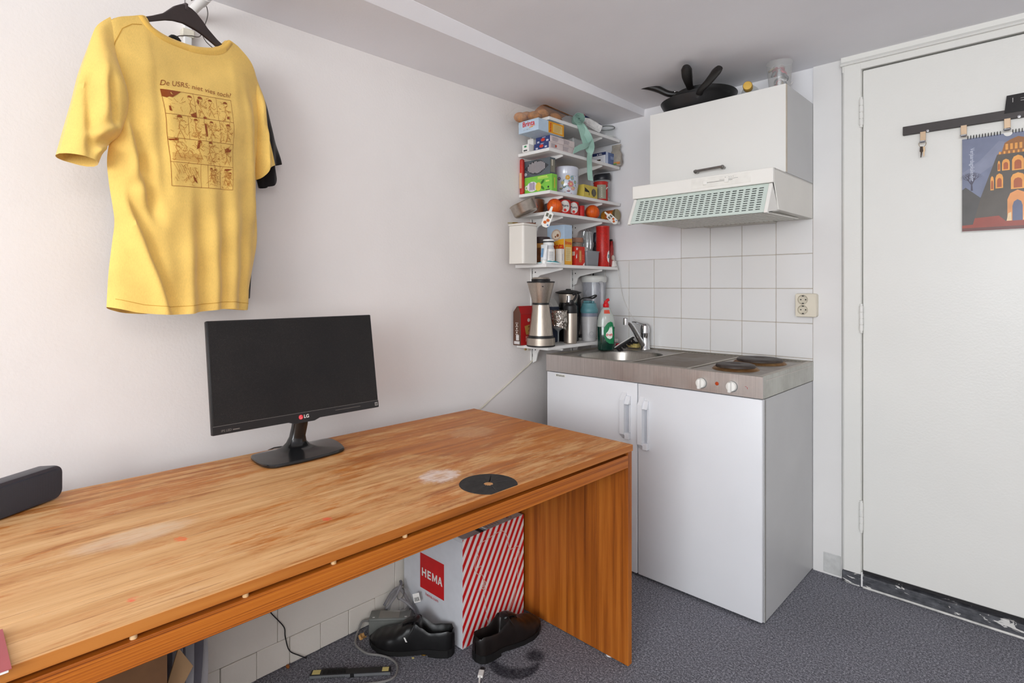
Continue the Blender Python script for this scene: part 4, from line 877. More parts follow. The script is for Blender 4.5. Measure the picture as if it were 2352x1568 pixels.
lab(b_, 'white_swoosh', poly([(-.035, .0), (-.028, .012), (-.028, -.010), (-.035, -.014)])+poly([(.020, -.046), (.036, -.030), (.036, -.046)])+rect(-.034, -.022, .030, .034)+rect(-.034, -.020, .036, .040), (.030, -.345, zE+.048), SIDE, M_paper, .0008)
lab(b_, 'small_print', lines(.022, .03, 6, .0012).mv(.022, -.006), (.030, -.345, zE+.048), SIDE, C(230, 120, 80), .0008); lab(b_, 'end_print', rect(-.026, .026, -.01, .01), (-.003, -.380, zE+.06), FRONT, C(226, 200, 180))
wh = thing('glass_stirrer_jar', 'tall ribbed clear tumbler of wire whisks behind the grey tub', 'tumbler', (-.085, -.128, zE))
part('tumbler', open_lathe([(.001, zE+.002), (.028, zE+.002), (.030, zE+.008), (.032, zE+.19), (.031, zE+.192), (.0295, zE+.19), (.0275, zE+.01), (.001, zE+.008)], (-.085, -.128, 0), 24), M_glass, wh)
for i in range(7):
    a = i*2*PI/7; part('wire', tube([(-.085+.010*math.cos(a), -.128+.010*math.sin(a), zE+.015), (-.085+.024*math.cos(a), -.128+.024*math.sin(a), zE+.12), (-.085+.014*math.cos(a), -.128+.014*math.sin(a), zE+.205), (-.085, -.128, zE+.222+.004*(i % 3))], .0016, 6, 4), M_chrome, wh)
tb = thing('storage_tub', 'grey translucent storage tub with a flared rim on the edge of the fifth shelf', 'tub', (.0, -.24, zE))
def tubr(z, e): return [(x, y, z) for x, y in rrect(-.045-e, .036+e*.4, -.296-e, -.186+e, .010)]
part('tub', loft([tubr(zE+.0005, -.006), tubr(zE+.004, -.004), tubr(zE+.072, .002), tubr(zE+.074, .006), tubr(zE+.078, .006), tubr(zE+.077, .001), tubr(zE+.01, -.006)]), clear('grey_tub', (150, 154, 160), .62, .35), tb)
part('red_contents', ball(.022, (.0, -.212, zE+.026), 1, .9, .8), C(176, 80, 80), tb); part('pale_contents', ball(.022, (-.005, -.265, zE+.030), 1, .9, .9), C(186, 186, 190), tb); part('sachet', box(-.02, .01, -.285, -.262, zE+.05, zE+.098, .004), C(206, 202, 194), tb)
pm = thing('pepper_mill', 'dark glass pepper mill behind the red crisp tube', 'pepper mill', (-.056, -.082, zE))
part('glass', lathe([(.021, zE+.001), (.023, zE+.004), (.023, zE+.095), (.016, zE+.115), (.015, zE+.135)], (-.056, -.082, 0), 22), mat((42, 36, 36), .12, var=.6, vs=160, coat=.4), pm)
part('cap', lathe([(.0165, zE+.136), (.0175, zE+.139), (.0175, zE+.18), (.014, zE+.190), (.0001, zE+.191)], (-.056, -.082, 0), 22), C(34, 36, 44, .35), pm)
cp = thing('crisp_tube', 'tall red cardboard crisp tube at the far end of the fifth shelf', 'tube', (.005, -.11, zE))
part('tube', lathe([(.0345, zE), (.0355, zE+.002), (.0355, zE+.210), (.0345, zE+.212)], (.006, -.112, 0), 32), mat((190, 34, 26), .4, var=.22, vs=160), cp)
part('rim', lathe([(.0365, zE+.211), (.0368, zE+.214), (.0355, zE+.217), (.033, zE+.215), (.0001, zE+.2145)], (.006, -.112, 0), 32), mat((196, 60, 50), .35), cp)
part('white_badge', decc(poly([(.028, .02), (.034, .045), (.034, .075), (.026, .088), (.014, .075), (.010, .05), (.014, .030)]), (.006, -.112), .0356, zE, -.60), M_paper, cp); part('blue_badge', decc(rect(.018, .026, .046, .066), (.006, -.112), .0362, zE, -.60), C(60, 110, 130), cp)
sk2 = thing('foil_sack', 'dark red foil coffee bag behind the crisp tube in the corner', 'bag', (.0, -.06, zE))
part('bag', loft([[(x, y, z) for x, y in rrect(-.05, .034, -.070-e, -.048+e, .008)] for z, e in ((zE+.0005, .0), (zE+.02, .004), (zE+.10, .003), (zE+.135, -.006), (zE+.14, -.008))]), mat((150, 36, 34), .3, var=.3, vs=60, bump=.3, bs=50), sk2)
part('black_top', box(-.048, .032, -.064, -.054, zE+.140, zE+.150, .002), M_dark, sk2); part('cream_print', dec(disc(.012, (0, .05), 14, 1.2), (.0345, -.059, zE), *SIDE), C(206, 196, 180), sk2)
ch = thing('charger_plug', 'white charger plug with a thin lead at the far end of the fifth shelf', 'charger', (.03, -.04, zE))
part('plug', box(.006, .046, -.068, -.042, zE+.0005, zE+.034, .004, 2).map(lambda x, y, z: (x, y+(z-zE)*.12, z)), mat((228, 226, 222), .35), ch)
part('lead', tube([(.044, -.060, zE+.028), (.054, -.075, zE+.05), (.050, -.082, zE+.062), (.046, -.072, zE+.045), (.052, -.050, zE+.01), (.056, -.035, zE-.04), (.060, -.020, zE-.11), (.075, -.012, zE-.18), (.12, -.011, zE-.26), (.155, -.010, zE-.295), (.19, -.012, zE-.34), (.21, -.020, zE-.395)], .0014, 6, 5), mat((216, 212, 206), .5), ch)

# shelf F -------------------------------------------------------------
zF = SH['F'][0]
fb = thing('filter_box', 'brown and red carton of coffee filters at the near end of the lowest shelf', 'box', (-.11, -.60, zF))
fbx = part('carton', prism([(-.136, zF), (-.088, zF), (-.088, zF+.150), (-.104, zF+.188), (-.112, zF+.188), (-.136, zF+.160)], 'y', -.660, -.545, .001), C(88, 56, 42), fb)
lab(fbx, 'red_side', rect(-.0565, .0565, .001, .149), (-.088, -.6025, zF), SIDE, C(176, 26, 26))
part('red_slope', G([(-.0876, -.659, zF+.150), (-.0876, -.546, zF+.150), (-.1034, -.546, zF+.1885), (-.1034, -.659, zF+.1885)], [(0, 1, 2, 3)]), C(170, 24, 26), fbx)
lab(fbx, 'gold_panel', poly([(-.030, .092), (.045, .105), (.045, .05), (-.018, .05)]), (-.088, -.6025, zF), SIDE, C(176, 136, 66), .0009)
lab(fbx, 'numeral', text('2', .036, .03), (-.088, -.598, zF+.077), SIDE, C(110, 64, 40), .0013)
lab(fbx, 'lettering', text('KOFFIE', .017, .02, 0, .066).mv(.012, .037)+text('FILTERS', .017, .02, 0, .066).mv(.012, .022), (-.088, -.6025, zF), SIDE, C(220, 180, 160), .0009)
lab(fbx, 'white_swirl', disc(.010, (.0, .120), 14, .9), (-.088, -.6025, zF), SIDE, C(206, 190, 180), .0009)
g = G()
for h in (.098, .080, .062): g = g+disc(.0042, (0, h), 12)
for h in (.107, .090, .071, .053): g = g+rect(-.009, .009, h-.0012, h+.0012)
lab(fbx, 'white_icons', g, (-.112, -.660, zF), FRONT, C(214, 206, 196)); lab(fbx, 'barcode', rect(-.018, .018, .006, .020)+rect(-.005, .014, .024, .050), (-.112, -.660, zF), FRONT, C(206, 202, 200))

gr = thing('coffee_grinder', 'brushed steel hourglass coffee grinder with black bands, tallest on the lowest shelf', 'coffee grinder', (.0, -.615, zF))
gc = (-.002, -.612, 0)
part('foot', lathe([(.0655, zF+.0005), (.068, zF+.003), (.068, zF+.008)], gc, 40), M_black, gr)
part('base', lathe([(.0675, zF+.008), (.0670, zF+.040), (.066, zF+.041)], gc, 40), M_brushed, gr); part('lower_band', lathe([(.0600, zF+.041), (.0590, zF+.053), (.058, zF+.053)], gc, 40), M_black, gr)
part('lower_body', lathe([(.0578, zF+.053), (.0400, zF+.196), (.039, zF+.197)], gc, 40), M_brushed, gr); part('waist_band', lathe([(.0395, zF+.197), (.0390, zF+.206), (.038, zF+.206)], gc, 40), M_black, gr)
part('hopper', lathe([(.0398, zF+.206), (.0640, zF+.300), (.063, zF+.301)], gc, 40), M_brushed, gr); part('hopper_rim', lathe([(.0655, zF+.300), (.0665, zF+.306), (.060, zF+.307)], gc, 40), M_black, gr)
ld = part('lid', lathe([(.044, zF+.307), (.045, zF+.315), (.043, zF+.318)], gc, 32), M_black, gr); part('lid_disc', lathe([(.042, zF+.318), (.040, zF+.324), (.030, zF+.326), (.0001, zF+.326)], gc, 32), M_brushed, ld)
part('logo_mark', decc(poly([(-.004, -.004), (.004, -.004), (.004, .002), (0, .006), (-.004, .002)]), (-.002, -.612), .0595, zF+.284, -.72), M_dark, gr); part('latch', decc(box(-.012, .012, -.004, .003, 0, .003), (-.002, -.612), .064, zF+.303, -.72), M_black, gr)
nv = thing('milk_carton', 'dark navy drink carton with a white top behind the grinder', 'carton', (-.09, -.375, zF))
nb = part('carton', box(-.142, -.076, -.432, -.380, zF+.0005, zF+.180, .0012), C(48, 56, 76), nv)
part('gable', prism([(-.142, zF+.180), (-.076, zF+.180), (-.106, zF+.222), (-.112, zF+.222)], 'y', -.431, -.381, .001), C(196, 196, 194), nv)
lab(nb, 'print', lines(.04, .012, 2, .003), (-.109, -.432, zF+.135), FRONT, C(190, 194, 204)); lab(nb, 'drawing', lines(.04, .04, 6, .002), (-.109, -.432, zF+.04), FRONT, C(140, 156, 190))
wg = thing('wine_glass', 'wine glass of dark red wine wrapped in crumpled foil', 'wine glass', (.0, -.478, zF))
wcx = (-.004, -.478, 0)
part('foot', lathe([(.032, zF+.0005), (.030, zF+.003), (.006, zF+.007), (.004, zF+.012), (.0038, zF+.058), (.008, zF+.066)], wcx, 24), M_glass, wg)
part('bowl', open_lathe([(.004, zF+.064), (.026, zF+.078), (.037, zF+.100), (.040, zF+.125), (.036, zF+.158), (.0352, zF+.158), (.039, zF+.125), (.036, zF+.1005), (.025, zF+.0795), (.001, zF+.067)], wcx, 28), M_glass, wg)
part('wine', lathe([(.002, zF+.068), (.024, zF+.079), (.0345, zF+.099), (.0001, zF+.0995)], wcx, 24), mat((62, 12, 22), .1), wg)
rf = random.Random(5)
def foil(u, v):
    a = -1.75+u*2.5; z = zF+.165-v*(.070+.030*u); r = .0405+.0035*rf.random()+(.002 if v < .05 else 0)-max(0, v-.6)*.012; return (wcx[0]+r*math.cos(a), wcx[1]+r*math.sin(a), z+.004*rf.random())
part('foil', grid(foil, 30, 18)+lathe([(.0001, zF+.163), (.02, zF+.165), (.041, zF+.163)], wcx, 24).map(lambda x, y, z: (x+.002*rf.random(), y, z+.003*rf.random())), mat((190, 184, 176), .22, 1, .2, 90), wg, sharp=12)
mg = thing('travel_mug', 'steel travel mug with a black screw top in front of the black carafe', 'travel mug', (.012, -.412, zF))
mc = (.010, -.400, 0)
part('body', lathe([(.030, zF+.0005), (.0325, zF+.004), (.034, zF+.150), (.033, zF+.151)], mc, 32), M_brushed, mg); part('collar', lathe([(.0345, zF+.151), (.0355, zF+.156), (.0345, zF+.186), (.026, zF+.194)], mc, 32), M_black, mg)
part('cap', lathe([(.020, zF+.194), (.021, zF+.198), (.019, zF+.215), (.0001, zF+.217)], mc, 24), M_black, mg); part('spout_sleeve', lathe([(.010, zF+.205), (.010, zF+.236), (.0001, zF+.238)], (.010, -.412, 0), 18), M_chrome, mg); part('loop', tube([(.014, -.388, zF+.205), (.022, -.372, zF+.23), (.018, -.365, zF+.25), (.006, -.376, zF+.24)], .006, 8, 4), M_black, mg)
ca = thing('coffee_carafe', 'black thermos carafe with a wide flat lid behind the travel mug', 'carafe', (-.065, -.33, zF))
cac = (-.072, -.310, 0)
part('body', lathe([(.050, zF+.0005), (.054, zF+.004), (.054, zF+.17), (.046, zF+.20), (.044, zF+.235)], cac, 32), M_blackgl, ca); part('steel_band', lathe([(.0465, zF+.20), (.0500, zF+.243), (.049, zF+.244)], cac, 32), M_brushed, ca)
part('lid', lathe([(.052, zF+.244), (.068, zF+.250), (.0685, zF+.254), (.04, zF+.262), (.014, zF+.265), (.013, zF+.270), (.0001, zF+.271)], cac, 32), M_black, ca)
part('handle', tube([(-.066, -.262, zF+.245), (-.060, -.240, zF+.225), (-.060, -.236, zF+.14), (-.062, -.245, zF+.05), (-.066, -.262, zF+.03)], [.009, .012, .012, .011, .008], 10, 4), M_black, ca)
tr = thing('drip_tray', 'low black and white tray at the back of the lowest shelf', 'tray', (-.07, -.20, zF))
part('tray', box(-.10, -.045, -.240, -.145, zF+.0005, zF+.014, .003), mat((196, 194, 190), .5), tr); part('rim', box(-.104, -.043, -.244, -.141, zF+.0142, zF+.024, .003), M_black, tr)
shk = thing('shaker_bottle', 'frosted shaker bottle with a teal lid beside the detergent', 'shaker bottle', (.008, -.24, zF))
sc = (.006, -.236, 0); M_teal = mat((86, 136, 144), .4, var=.04)
part('cup', lathe([(.033, zF+.0005), (.036, zF+.004), (.0425, zF+.140), (.042, zF+.141)], sc, 32), mat((186, 184, 184), .3, var=.06, vs=20, alpha=.86), shk)
part('grey_band', lathe([(.0428, zF+.128), (.0432, zF+.146)], sc, 32), mat((120, 124, 140), .4), shk)
l_ = part('lid', lathe([(.0445, zF+.146), (.0465, zF+.150), (.0465, zF+.164), (.043, zF+.172), (.037, zF+.190), (.036, zF+.197), (.0001, zF+.198)], sc, 32), M_teal, shk)
part('flip_cap', box(-.014, .020, -.262, -.232, zF+.198, zF+.209, .003), M_teal, l_); part('spout_cap', cyl(.010, zF+.198, zF+.207, (.014, -.216), 16), M_teal, l_)
part('carry_strap', tube([(-.030, -.262, zF+.185), (-.028, -.262, zF+.215), (.0, -.248, zF+.224), (.020, -.226, zF+.222), (.028, -.206, zF+.232), (.018, -.198, zF+.238), (.004, -.215, zF+.230), (-.01, -.24, zF+.222)], .0055, 8, 5, ((0, 0, 1), .5)), M_black, l_)
part('embossed_mark', decc(annulus(.010, .0125, (0, .040), 18)+annulus(.016, .0175, (0, .040), 20, 180, 360)+annulus(.022, .0235, (0, .042), 20, 190, 350), (sc[0], sc[1]), .0385, zF, -.62), C(150, 148, 150), shk)
bj = thing('blender_jug', 'clear plastic blender jug with an off-white lid in the corner of the lowest shelf', 'blender jug', (-.07, -.09, zF))
bc = (-.068, -.086, 0)
part('jug', open_lathe([(.001, zF+.06), (.045, zF+.06), (.050, zF+.066), (.066, zF+.325), (.0655, zF+.327), (.064, zF+.325), (.048, zF+.07), (.001, zF+.066)], bc, 32), clear('jug_plastic', (190, 192, 200), .42, .12), bj)
part('base', lathe([(.050, zF+.0005), (.052, zF+.004), (.052, zF+.058), (.040, zF+.060)], bc, 28), mat((186, 184, 176), .5), bj)
part('lid', lathe([(.067, zF+.306), (.0690, zF+.314), (.0690, zF+.333), (.062, zF+.341), (.0001, zF+.343)], bc, 36), mat((204, 204, 200), .4, var=.03), bj)
part('jug_handle', tube([(-.020, -.110, zF+.30), (.010, -.128, zF+.298), (.014, -.131, zF+.22), (.008, -.128, zF+.13), (-.018, -.112, zF+.115)], [.008, .009, .009, .009, .008], 10, 4), clear('jug_handle', (206, 206, 210), .55, .15), bj)
part('blade_hub', lathe([(.014, zF+.067), (.012, zF+.09), (.0001, zF+.095)], bc, 16), M_brushed, bj)
ws = thing('wire_cable', 'black lead hanging down behind the blender jug', 'cable', (-.11, -.06, 1.15))
part('lead', tube([(-.10, -.050, 1.293), (-.098, -.052, 1.275), (-.10, -.05, 1.264)], .004, 8, 3), M_black, ws)

ld_ = thing('white_lead', 'white lead running along the left wall from under the lowest shelf to behind the desk', 'cable', (-.145, -.6, .8))
part('lead', tube([(-.135, -.452, .902), (-.144, -.470, .872), (-.1455, -.487, .850), (-.1455, -.530, .815), (-.1455, -.590, .785), (-.1455, -.660, .748), (-.1455, -.732, .711), (-.1455, -.80, .678), (-.1455, -.874, .640), (-.1455, -.98, .60)], .0032, 8, 5), mat((214, 208, 192), .5), ld_)
part('plug', box(-.1495, -.136, -.552, -.535, .884, .903, .002), mat((212, 206, 190), .5), ld_); part('brass_screw', box(-.1495, -.143, -.566, -.556, .886, .900, .002), mat((176, 146, 84), .4, .6), ld_)

# ------------------------------------------------------------------ on the worktop
zT = .8812
dg = thing('detergent_bottle', 'bottle of green washing-up liquid with a red nozzle standing by the sink bowl', 'detergent bottle', (.118, -.255, zT))
def dmap(x, y, z): v = Matrix.Rotation(math.radians(40), 3, 'Z') @ Vector((x, y, 0)); return (v.x+.110, v.y-.236, z+zT)
def dring(z, rx, ry): return [dmap(rx*math.copysign(abs(math.cos(t))**.8, math.cos(t)), ry*math.copysign(abs(math.sin(t))**.8, math.sin(t)), z) for t in [2*PI*i/28 for i in range(28)]]
part('liquid', loft([dring(.001, .038, .022), dring(.006, .042, .026), dring(.06, .0425, .0265), dring(.118, .0445, .0272), dring(.119, .0440, .027)]), mat((4, 46, 36), .12, var=.1, coat=.5), dg)
part('bottle', loft([dring(.119, .0445, .0275), dring(.150, .0435, .027), dring(.178, .036, .024), dring(.200, .026, .019), dring(.212, .020, .016), dring(.216, .014, .014)]), clear('bottle_film', (206, 214, 206), .55, .15), dg)
part('nozzle', lathe([(.014, .2165), (.0155, .219), (.0155, .232), (.011, .238), (.0085, .246), (.0085, .250), (.0001, .251)], (0, 0, 0), 20).map(lambda x, y, z: dmap(x, y, z)), C(206, 24, 30, .35), dg)
part('nozzle_tip', tube([dmap(0, 0, .240), dmap(.006, 0, .252), dmap(.016, 0, .257)], [.008, .008, .007], 10, 3), C(206, 24, 30, .35), dg)
def dlab(nm, g, m, off, par): return part(nm, g.map(lambda x, y, z: dmap(x, -(.0275*max(0, 1-(abs(x)/.0455)**2.6)**.45)-off, y)), m, par)
dl = dlab('green_label', fine(poly([(.036, .034), (.039, .07), (.038, .11), (.030, .142), (.020, .146), (.006, .140), (-.008, .122), (-.015, .100), (-.013, .072), (-.002, .048), (.014, .036)]), .008), C(10, 120, 72), .0010, dg)
dlab('white_drop', fine(poly([(.004, .064), (-.004, .076), (-.002, .088), (.006, .096), (.012, .108), (.018, .122), (.021, .112), (.026, .124), (.029, .108), (.0295, .092), (.031, .078), (.027, .064), (.016, .058)]), .007), mat((232, 236, 228), .45), .0020, dl)
dlab('lettering', fine(text('dreft', .019, .02, 0, .034), .008).mv(.0135, .080), C(206, 32, 34), .0028, dl)
dlab('red_tag', grid(lambda u, v: (-.012+.030*u*(1-.15*v), .186+.018*v, 0), 6, 3).map(lambda x, y, z: (x, y, z)), C(206, 70, 40), -.004, dl)
bs = thing('dish_brush', 'black dish brush with a white edge leaning behind the detergent', 'brush', (.16, -.17, zT))
q0, q1 = Vector((.142, -.205, zT+.006)), Vector((.188, -.105, zT+.062))
dq = (q1-q0).normalized(); sq = Vector((.91, -.42, 0)).normalized(); nq = sq.cross(dq).normalized(); nq = nq if nq.y < 0 else -nq
def bq(a, b, c_): return tuple(q0+(q1-q0)*a+sq*b+Vector((0, 0, -1))*c_*.0+nq*c_)
part('back', tube([bq(0, 0, 0), bq(.5, 0, -.004), bq(1, 0, 0)], [.010, .018, .012], 12, 5, (tuple(nq), .25)), M_black, bs)
part('white_edge', tube([bq(-.08, -.004, .004), bq(.25, -.012, .003), (bq(.6, -.016, .002)), bq(1.05, -.008, .003)], .0026, 8, 4), mat((226, 224, 220), .4), bs)
g = G()
for i in range(7):
    for j in range(3):
        p_ = Vector(bq(.1+i*.13, -.008+j*.008, 0)); g = g+tube([p_, p_+Vector((.012, .010, -.018-.003*(i % 2)))], [.0026, .0032], 5)
part('bristles', g, mat((30, 26, 26), .8), bs, kind='stuff')
sg = thing('sponge', 'pale yellow scouring sponge with a dark pad behind the tap', 'sponge', (.165, -.05, zT))
part('foam', box(.130, .190, -.075, -.040, zT+.004, zT+.026, .004, 2), mat((196, 176, 108), .9, var=.12, vs=120, bump=.4, bs=200), sg); part('pad', box(.132, .188, -.074, -.041, zT+.0262, zT+.033, .002), mat((40, 40, 36), .95, bump=.5, bs=300), sg)
dc = thing('bottle_lid', 'small red bottle cap behind the dish brush', 'cap', (.10, -.10, zT))
part('lid_shell', lathe([(.012, zT+.001), (.013, zT+.003), (.012, zT+.026), (.0001, zT+.028)], (.112, -.128, 0), 16), C(196, 30, 50), dc)

# ------------------------------------------------------------------ on top of the wall cabinet
zW = 1.9815
M_pan = mat((36, 35, 36), .38, var=.1, vs=20); M_pani = mat((30, 28, 28), .45); M_hnd = mat((30, 27, 26), .42)
def pan(label, cx_, cy_, z, r, rb, h, tilt, hpts, hr, flat, joint=None):
    t = thing('frying_pan', label, 'frying pan', (cx_, cy_, z), 'frying pans on the wall cabinet')
    def f(x, y, zz): v = Matrix.Rotation(math.radians(tilt), 3, 'X') @ Vector((x, y, zz)); return (v.x+cx_, v.y+cy_, v.z+z)
    part('pan', open_lathe([(.001, 0), (rb-.004, 0), (rb, .004), (rb+(r-rb)*.55, h*.5), (r, h-.002), (r+.001, h), (r-.002, h), (rb+(r-rb)*.5, h*.5), (rb-.006, .004), (.001, .003)], n=48).map(f), M_pan, t)
    hh = part('handle', tube(hpts, hr, 12, 4, flat), M_hnd, t)
    if joint: part('bracket', tube(joint, [.014, .013], 10, 0, flat), M_chrome, t)
    P_ = Vector(hpts[0]).lerp(Vector(hpts[1]), .35); part('rivet', ball(.0052, tuple(P_+Vector((.009, -.016, .004)))), M_chrome, hh)
    return hh
pan('lowest black frying pan of the stack, its handle pointing right over the cabinet front', .572, -.190, zW, .160, .128, .058, 0,
    [(.648, -.330, 2.028), (.672, -.362, 2.034), (.72, -.40, 2.043), (.77, -.44, 2.060), (.79, -.455, 2.066)], [.014, .014, .016, .019, .014], ((0, 0, 1), .75), [(.637, -.317, 2.022), (.650, -.332, 2.027)])
h2 = pan('middle black frying pan of the stack, its handle pointing straight out at the room', .580, -.176, zW+.022, .136, .108, .058, -1.0,
    [(.594, -.300, 2.068), (.604, -.335, 2.076), (.620, -.385, 2.092), (.640, -.432, 2.106), (.652, -.458, 2.110)], [.014, .016, .022, .022, .012], ((0, 0, 1), .6))
pan('topmost black pan of the stack, leaning up at the back, its handle pointing left', .592, -.150, zW+.034, .136, .106, .064, -3.0,
    [(.492, -.215, 2.092), (.455, -.235, 2.096), (.410, -.255, 2.124), (.36, -.275, 2.144), (.318, -.292, 2.146)], [.014, .017, .018, .017, .009], ((0, 0, 1), .85), [(.512, -.207, 2.090), (.490, -.216, 2.092)])
bo = thing('glass_bottle', 'clear glass bottle with a gold cap lying on the wall cabinet', 'bottle', (.83, -.15, zW))
def bm_(x, y, z): v = Matrix.Rotation(math.radians(16), 3, 'Z') @ Vector((y, -x, 0)); return (v.x+.812, v.y-.204, z+zW+.040)
part('bottle', lathe([(.001, -.13), (.030, -.13), (.036, -.12), (.038, -.02), (.030, .02), (.016, .05), (.014, .075)], n=28, ax='x').map(lambda x, y, z: bm_(x, y, z)), clear('bottle_glass', (196, 206, 196), .34, .06), bo)
part('cap', lathe([(.017, .070), (.0185, .074), (.0185, .102), (.016, .106), (.0001, .1065)], n=24, ax='x').map(lambda x, y, z: bm_(x, y, z)), mat((206, 166, 76), .4, .3), bo)
pp = thing('plastic_cup', 'clear plastic beer cup full of bottle caps at the right end of the wall cabinet', 'cup', (.93, -.20, zW))
pc = (.925, -.185, 0)
part('cup', open_lathe([(.001, zW+.001), (.036, zW+.001), (.0375, zW+.004), (.0495, zW+.138), (.0515, zW+.140), (.0505, zW+.142), (.0485, zW+.139), (.0365, zW+.006), (.001, zW+.004)], pc, 32), clear('cup_plastic', (206, 206, 204), .22, .15), pp)
rc = random.Random(4)
for i in range(34):
    a = rc.uniform(0, 2*PI); h = .010+i*.0033; r = rc.uniform(.014, .025+.009*i/34); col = rc.choice([(190, 70, 90), (150, 152, 160), (96, 98, 108), (206, 206, 206), (176, 160, 130), (120, 122, 130), (190, 70, 90)])
    R3 = Matrix.Rotation(rc.uniform(.5, 1.5), 3, (math.cos(a+1.57), math.sin(a+1.57), 0))
    part('bottle_cap', lathe([(.0001, .0), (.013, 0), (.0148, -.003), (.0148, -.006)], n=16).map(lambda x, y, z: tuple(R3 @ Vector((x, y, z))+Vector((pc[0]+r*math.cos(a), pc[1]+r*math.sin(a), zW+h+.008)))), mat(col, .35, .4), pp)
st = solo('drinking_straw', 'white straw lying across the cabinet top between bottle and cup', 'straw', tube([(.868, -.150, zW+.0035), (.905, -.10, zW+.05), (.93, -.04, zW+.10)], .0028, 8), M_paper)

# ------------------------------------------------------------------ on the door
ck = thing('hook_rail', 'dark grey hook rail screwed across the door', 'coat rack', (1.6, -.03, 1.79))
part('bar', box(1.321, 1.93, -.036, -.0225, 1.779, 1.812, .0012), mat((62, 56, 55), .45, var=.08), ck)
M_hook = mat((204, 176, 146), .35, .25)
for x in (1.384, 1.503, 1.620):
    hk = part('hook', box(x-.0085, x+.0085, -.0400, -.0372, 1.741, 1.7815, .0008), M_hook, ck)
    part('hook_tip', box(x-.010, x+.010, -.054, -.042, 1.738, 1.7465, .003), M_chrome, hk)
for x in (1.398, 1.650): part('screw', lathe([(.0055, 0), (.0045, .002), (.0018, .0022), (.0016, .0008), (.0001, .0008)], (0, 0, 0), 14, 'y').map(lambda a, b, c_: (x+a, -.036-b, 1.783+c_)), M_chrome, ck)
ke = thing('key_ring', 'two small keys on a ring hanging from the first hook of the rail', 'keys', (1.384, -.045, 1.70))
part('ring', tube([(1.384+.011*math.cos(t), -.049, 1.734+.012*math.sin(t)) for t in [2*PI*i/20 for i in range(20)]], .0009, 6, closed=True), mat((160, 140, 100), .3, 1), ke)
part('key', prism([(1.377, 1.724), (1.385, 1.724), (1.387, 1.706), (1.3835, 1.702), (1.381, 1.684), (1.378, 1.683), (1.379, 1.702), (1.376, 1.706)], 'y', -.0525, -.0505), mat((60, 48, 40), .4, .4), ke); part('key', prism([(1.385, 1.723), (1.392, 1.722), (1.392, 1.706), (1.390, 1.702), (1.390, 1.688), (1.387, 1.686), (1.386, 1.702), (1.384, 1.706)], 'y', -.0500, -.048), mat((196, 170, 140), .3, .9), ke)
cl = thing('wall_calendar', 'spiral-bound birthday calendar showing a lit church tower at dusk, hung on the hook rail', 'calendar', (1.63, -.03, 1.4))
CF = FRONT; cx0, cz0 = 1.498, 1.399
pg = part('pages', box(1.4975, 1.777, -.0335, -.0285, 1.398, 1.733, .0006), M_paper, cl)
def cal(nm, g, c_, k, ro=.35): return part(nm, dec(g, (cx0, -.0335, cz0), *CF, .0004+.0003*k), mat(c_, ro, var=.12, vs=18), pg)
cal('dusk_sky', rect(0, .2785, .001, .333), (116, 122, 146), 0); cal('pale_cloud', poly([(.02, .18), (.10, .24), (.13, .30), (.10, .31), (.05, .25), (.0, .21)]), (128, 133, 155), 1); cal('pale_cloud', poly([(.20, .28), (.27, .24), (.278, .30), (.23, .32)]), (128, 133, 155), 1)
cal('dark_houses', poly([(0, .001), (.07, .001), (.07, .135), (.05, .118), (.010, .158), (0, .15)]), (76, 72, 70), 2)
g = G()
def branch(x, y, a, l, d):
    global g
    x2, y2 = x+l*math.cos(a), y+l*math.sin(a); w = .0007*(d+.4); g = g+poly([(x-w, y), (x+w, y), (x2+w*.6, y2), (x2-w*.6, y2)]).mv(0, 0, len(g.f)*2e-6)
    if d: [branch(x2, y2, a+q, l*.74, d-1) for q in (-.45, .05, .5)]
branch(.027, .145, 1.6, .022, 4); cal('bare_tree', g, (70, 66, 84), 2)
cal('tower_base', poly([(.035, .03), (.035, .045), (.052, .12), (.095, .262), (.205, .262), (.262, .12), (.2785, .06), (.2785, .03)]), (84, 76, 68), 3)
cal('tower_upper', poly([(.095, .262), (.108, .272), (.115, .300), (.130, .310), (.150, .318), (.170, .310), (.188, .300), (.194, .272), (.205, .262)]), (150, 96, 44), 4)
g = G()
for i in range(9): g = g+rect(.100+i*.012, .105+i*.012, .2625, .2715)
for i in range(6): g = g+rect(.117+i*.012, .124+i*.012, .276, .296)
cal('lit_tracery', g, (226, 156, 70), 5)
def arch(x, y, w, h): return poly([(x-w/2, y), (x+w/2, y), (x+w/2, y+h*.7), (x+w*.36, y+h*.9), (x, y+h), (x-w*.36, y+h*.9), (x-w/2, y+h*.7)])
for x, y, w, h in ((.118, .205, .020, .040), (.149, .202, .030, .052), (.183, .210, .020, .042), (.101, .145, .020, .052), (.149, .138, .036, .056), (.206, .152, .024, .052), (.082, .140, .009, .05), (.100, .205, .007, .036)):
    wn = cal('lit_window', arch(x, y, w, h), (232, 160, 74), 5); cal('window_glow', arch(x, y+.004, w*.6, h*.62), (170, 84, 36), 6)
cal('gateway', arch(.148, .03, .052, .105), (226, 150, 84), 5); cal('gate_opening', arch(.148, .03, .026, .072), (96, 102, 130), 6); cal('gate_light', poly([(.120, .03), (.133, .03), (.132, .06), (.124, .056)])+poly([(.163, .03), (.176, .03), (.172, .056), (.164, .06)]), (236, 206, 160), 6)
cal('street', poly([(0, .001), (.2785, .001), (.2785, .060), (.18, .050), (.176, .030), (.118, .030), (.10, .05), (.035, .046), (.03, .024), (0, .022)]), (150, 62, 44), 5); cal('street_shade', rect(0, .2785, .001, .012), (104, 56, 50), 6)
cal('lettering', text('Verjaardagskalender', .017, .004, 0, .118).rot('Z', -90).mv(.028, .238), (196, 200, 214), 7)
g = G()
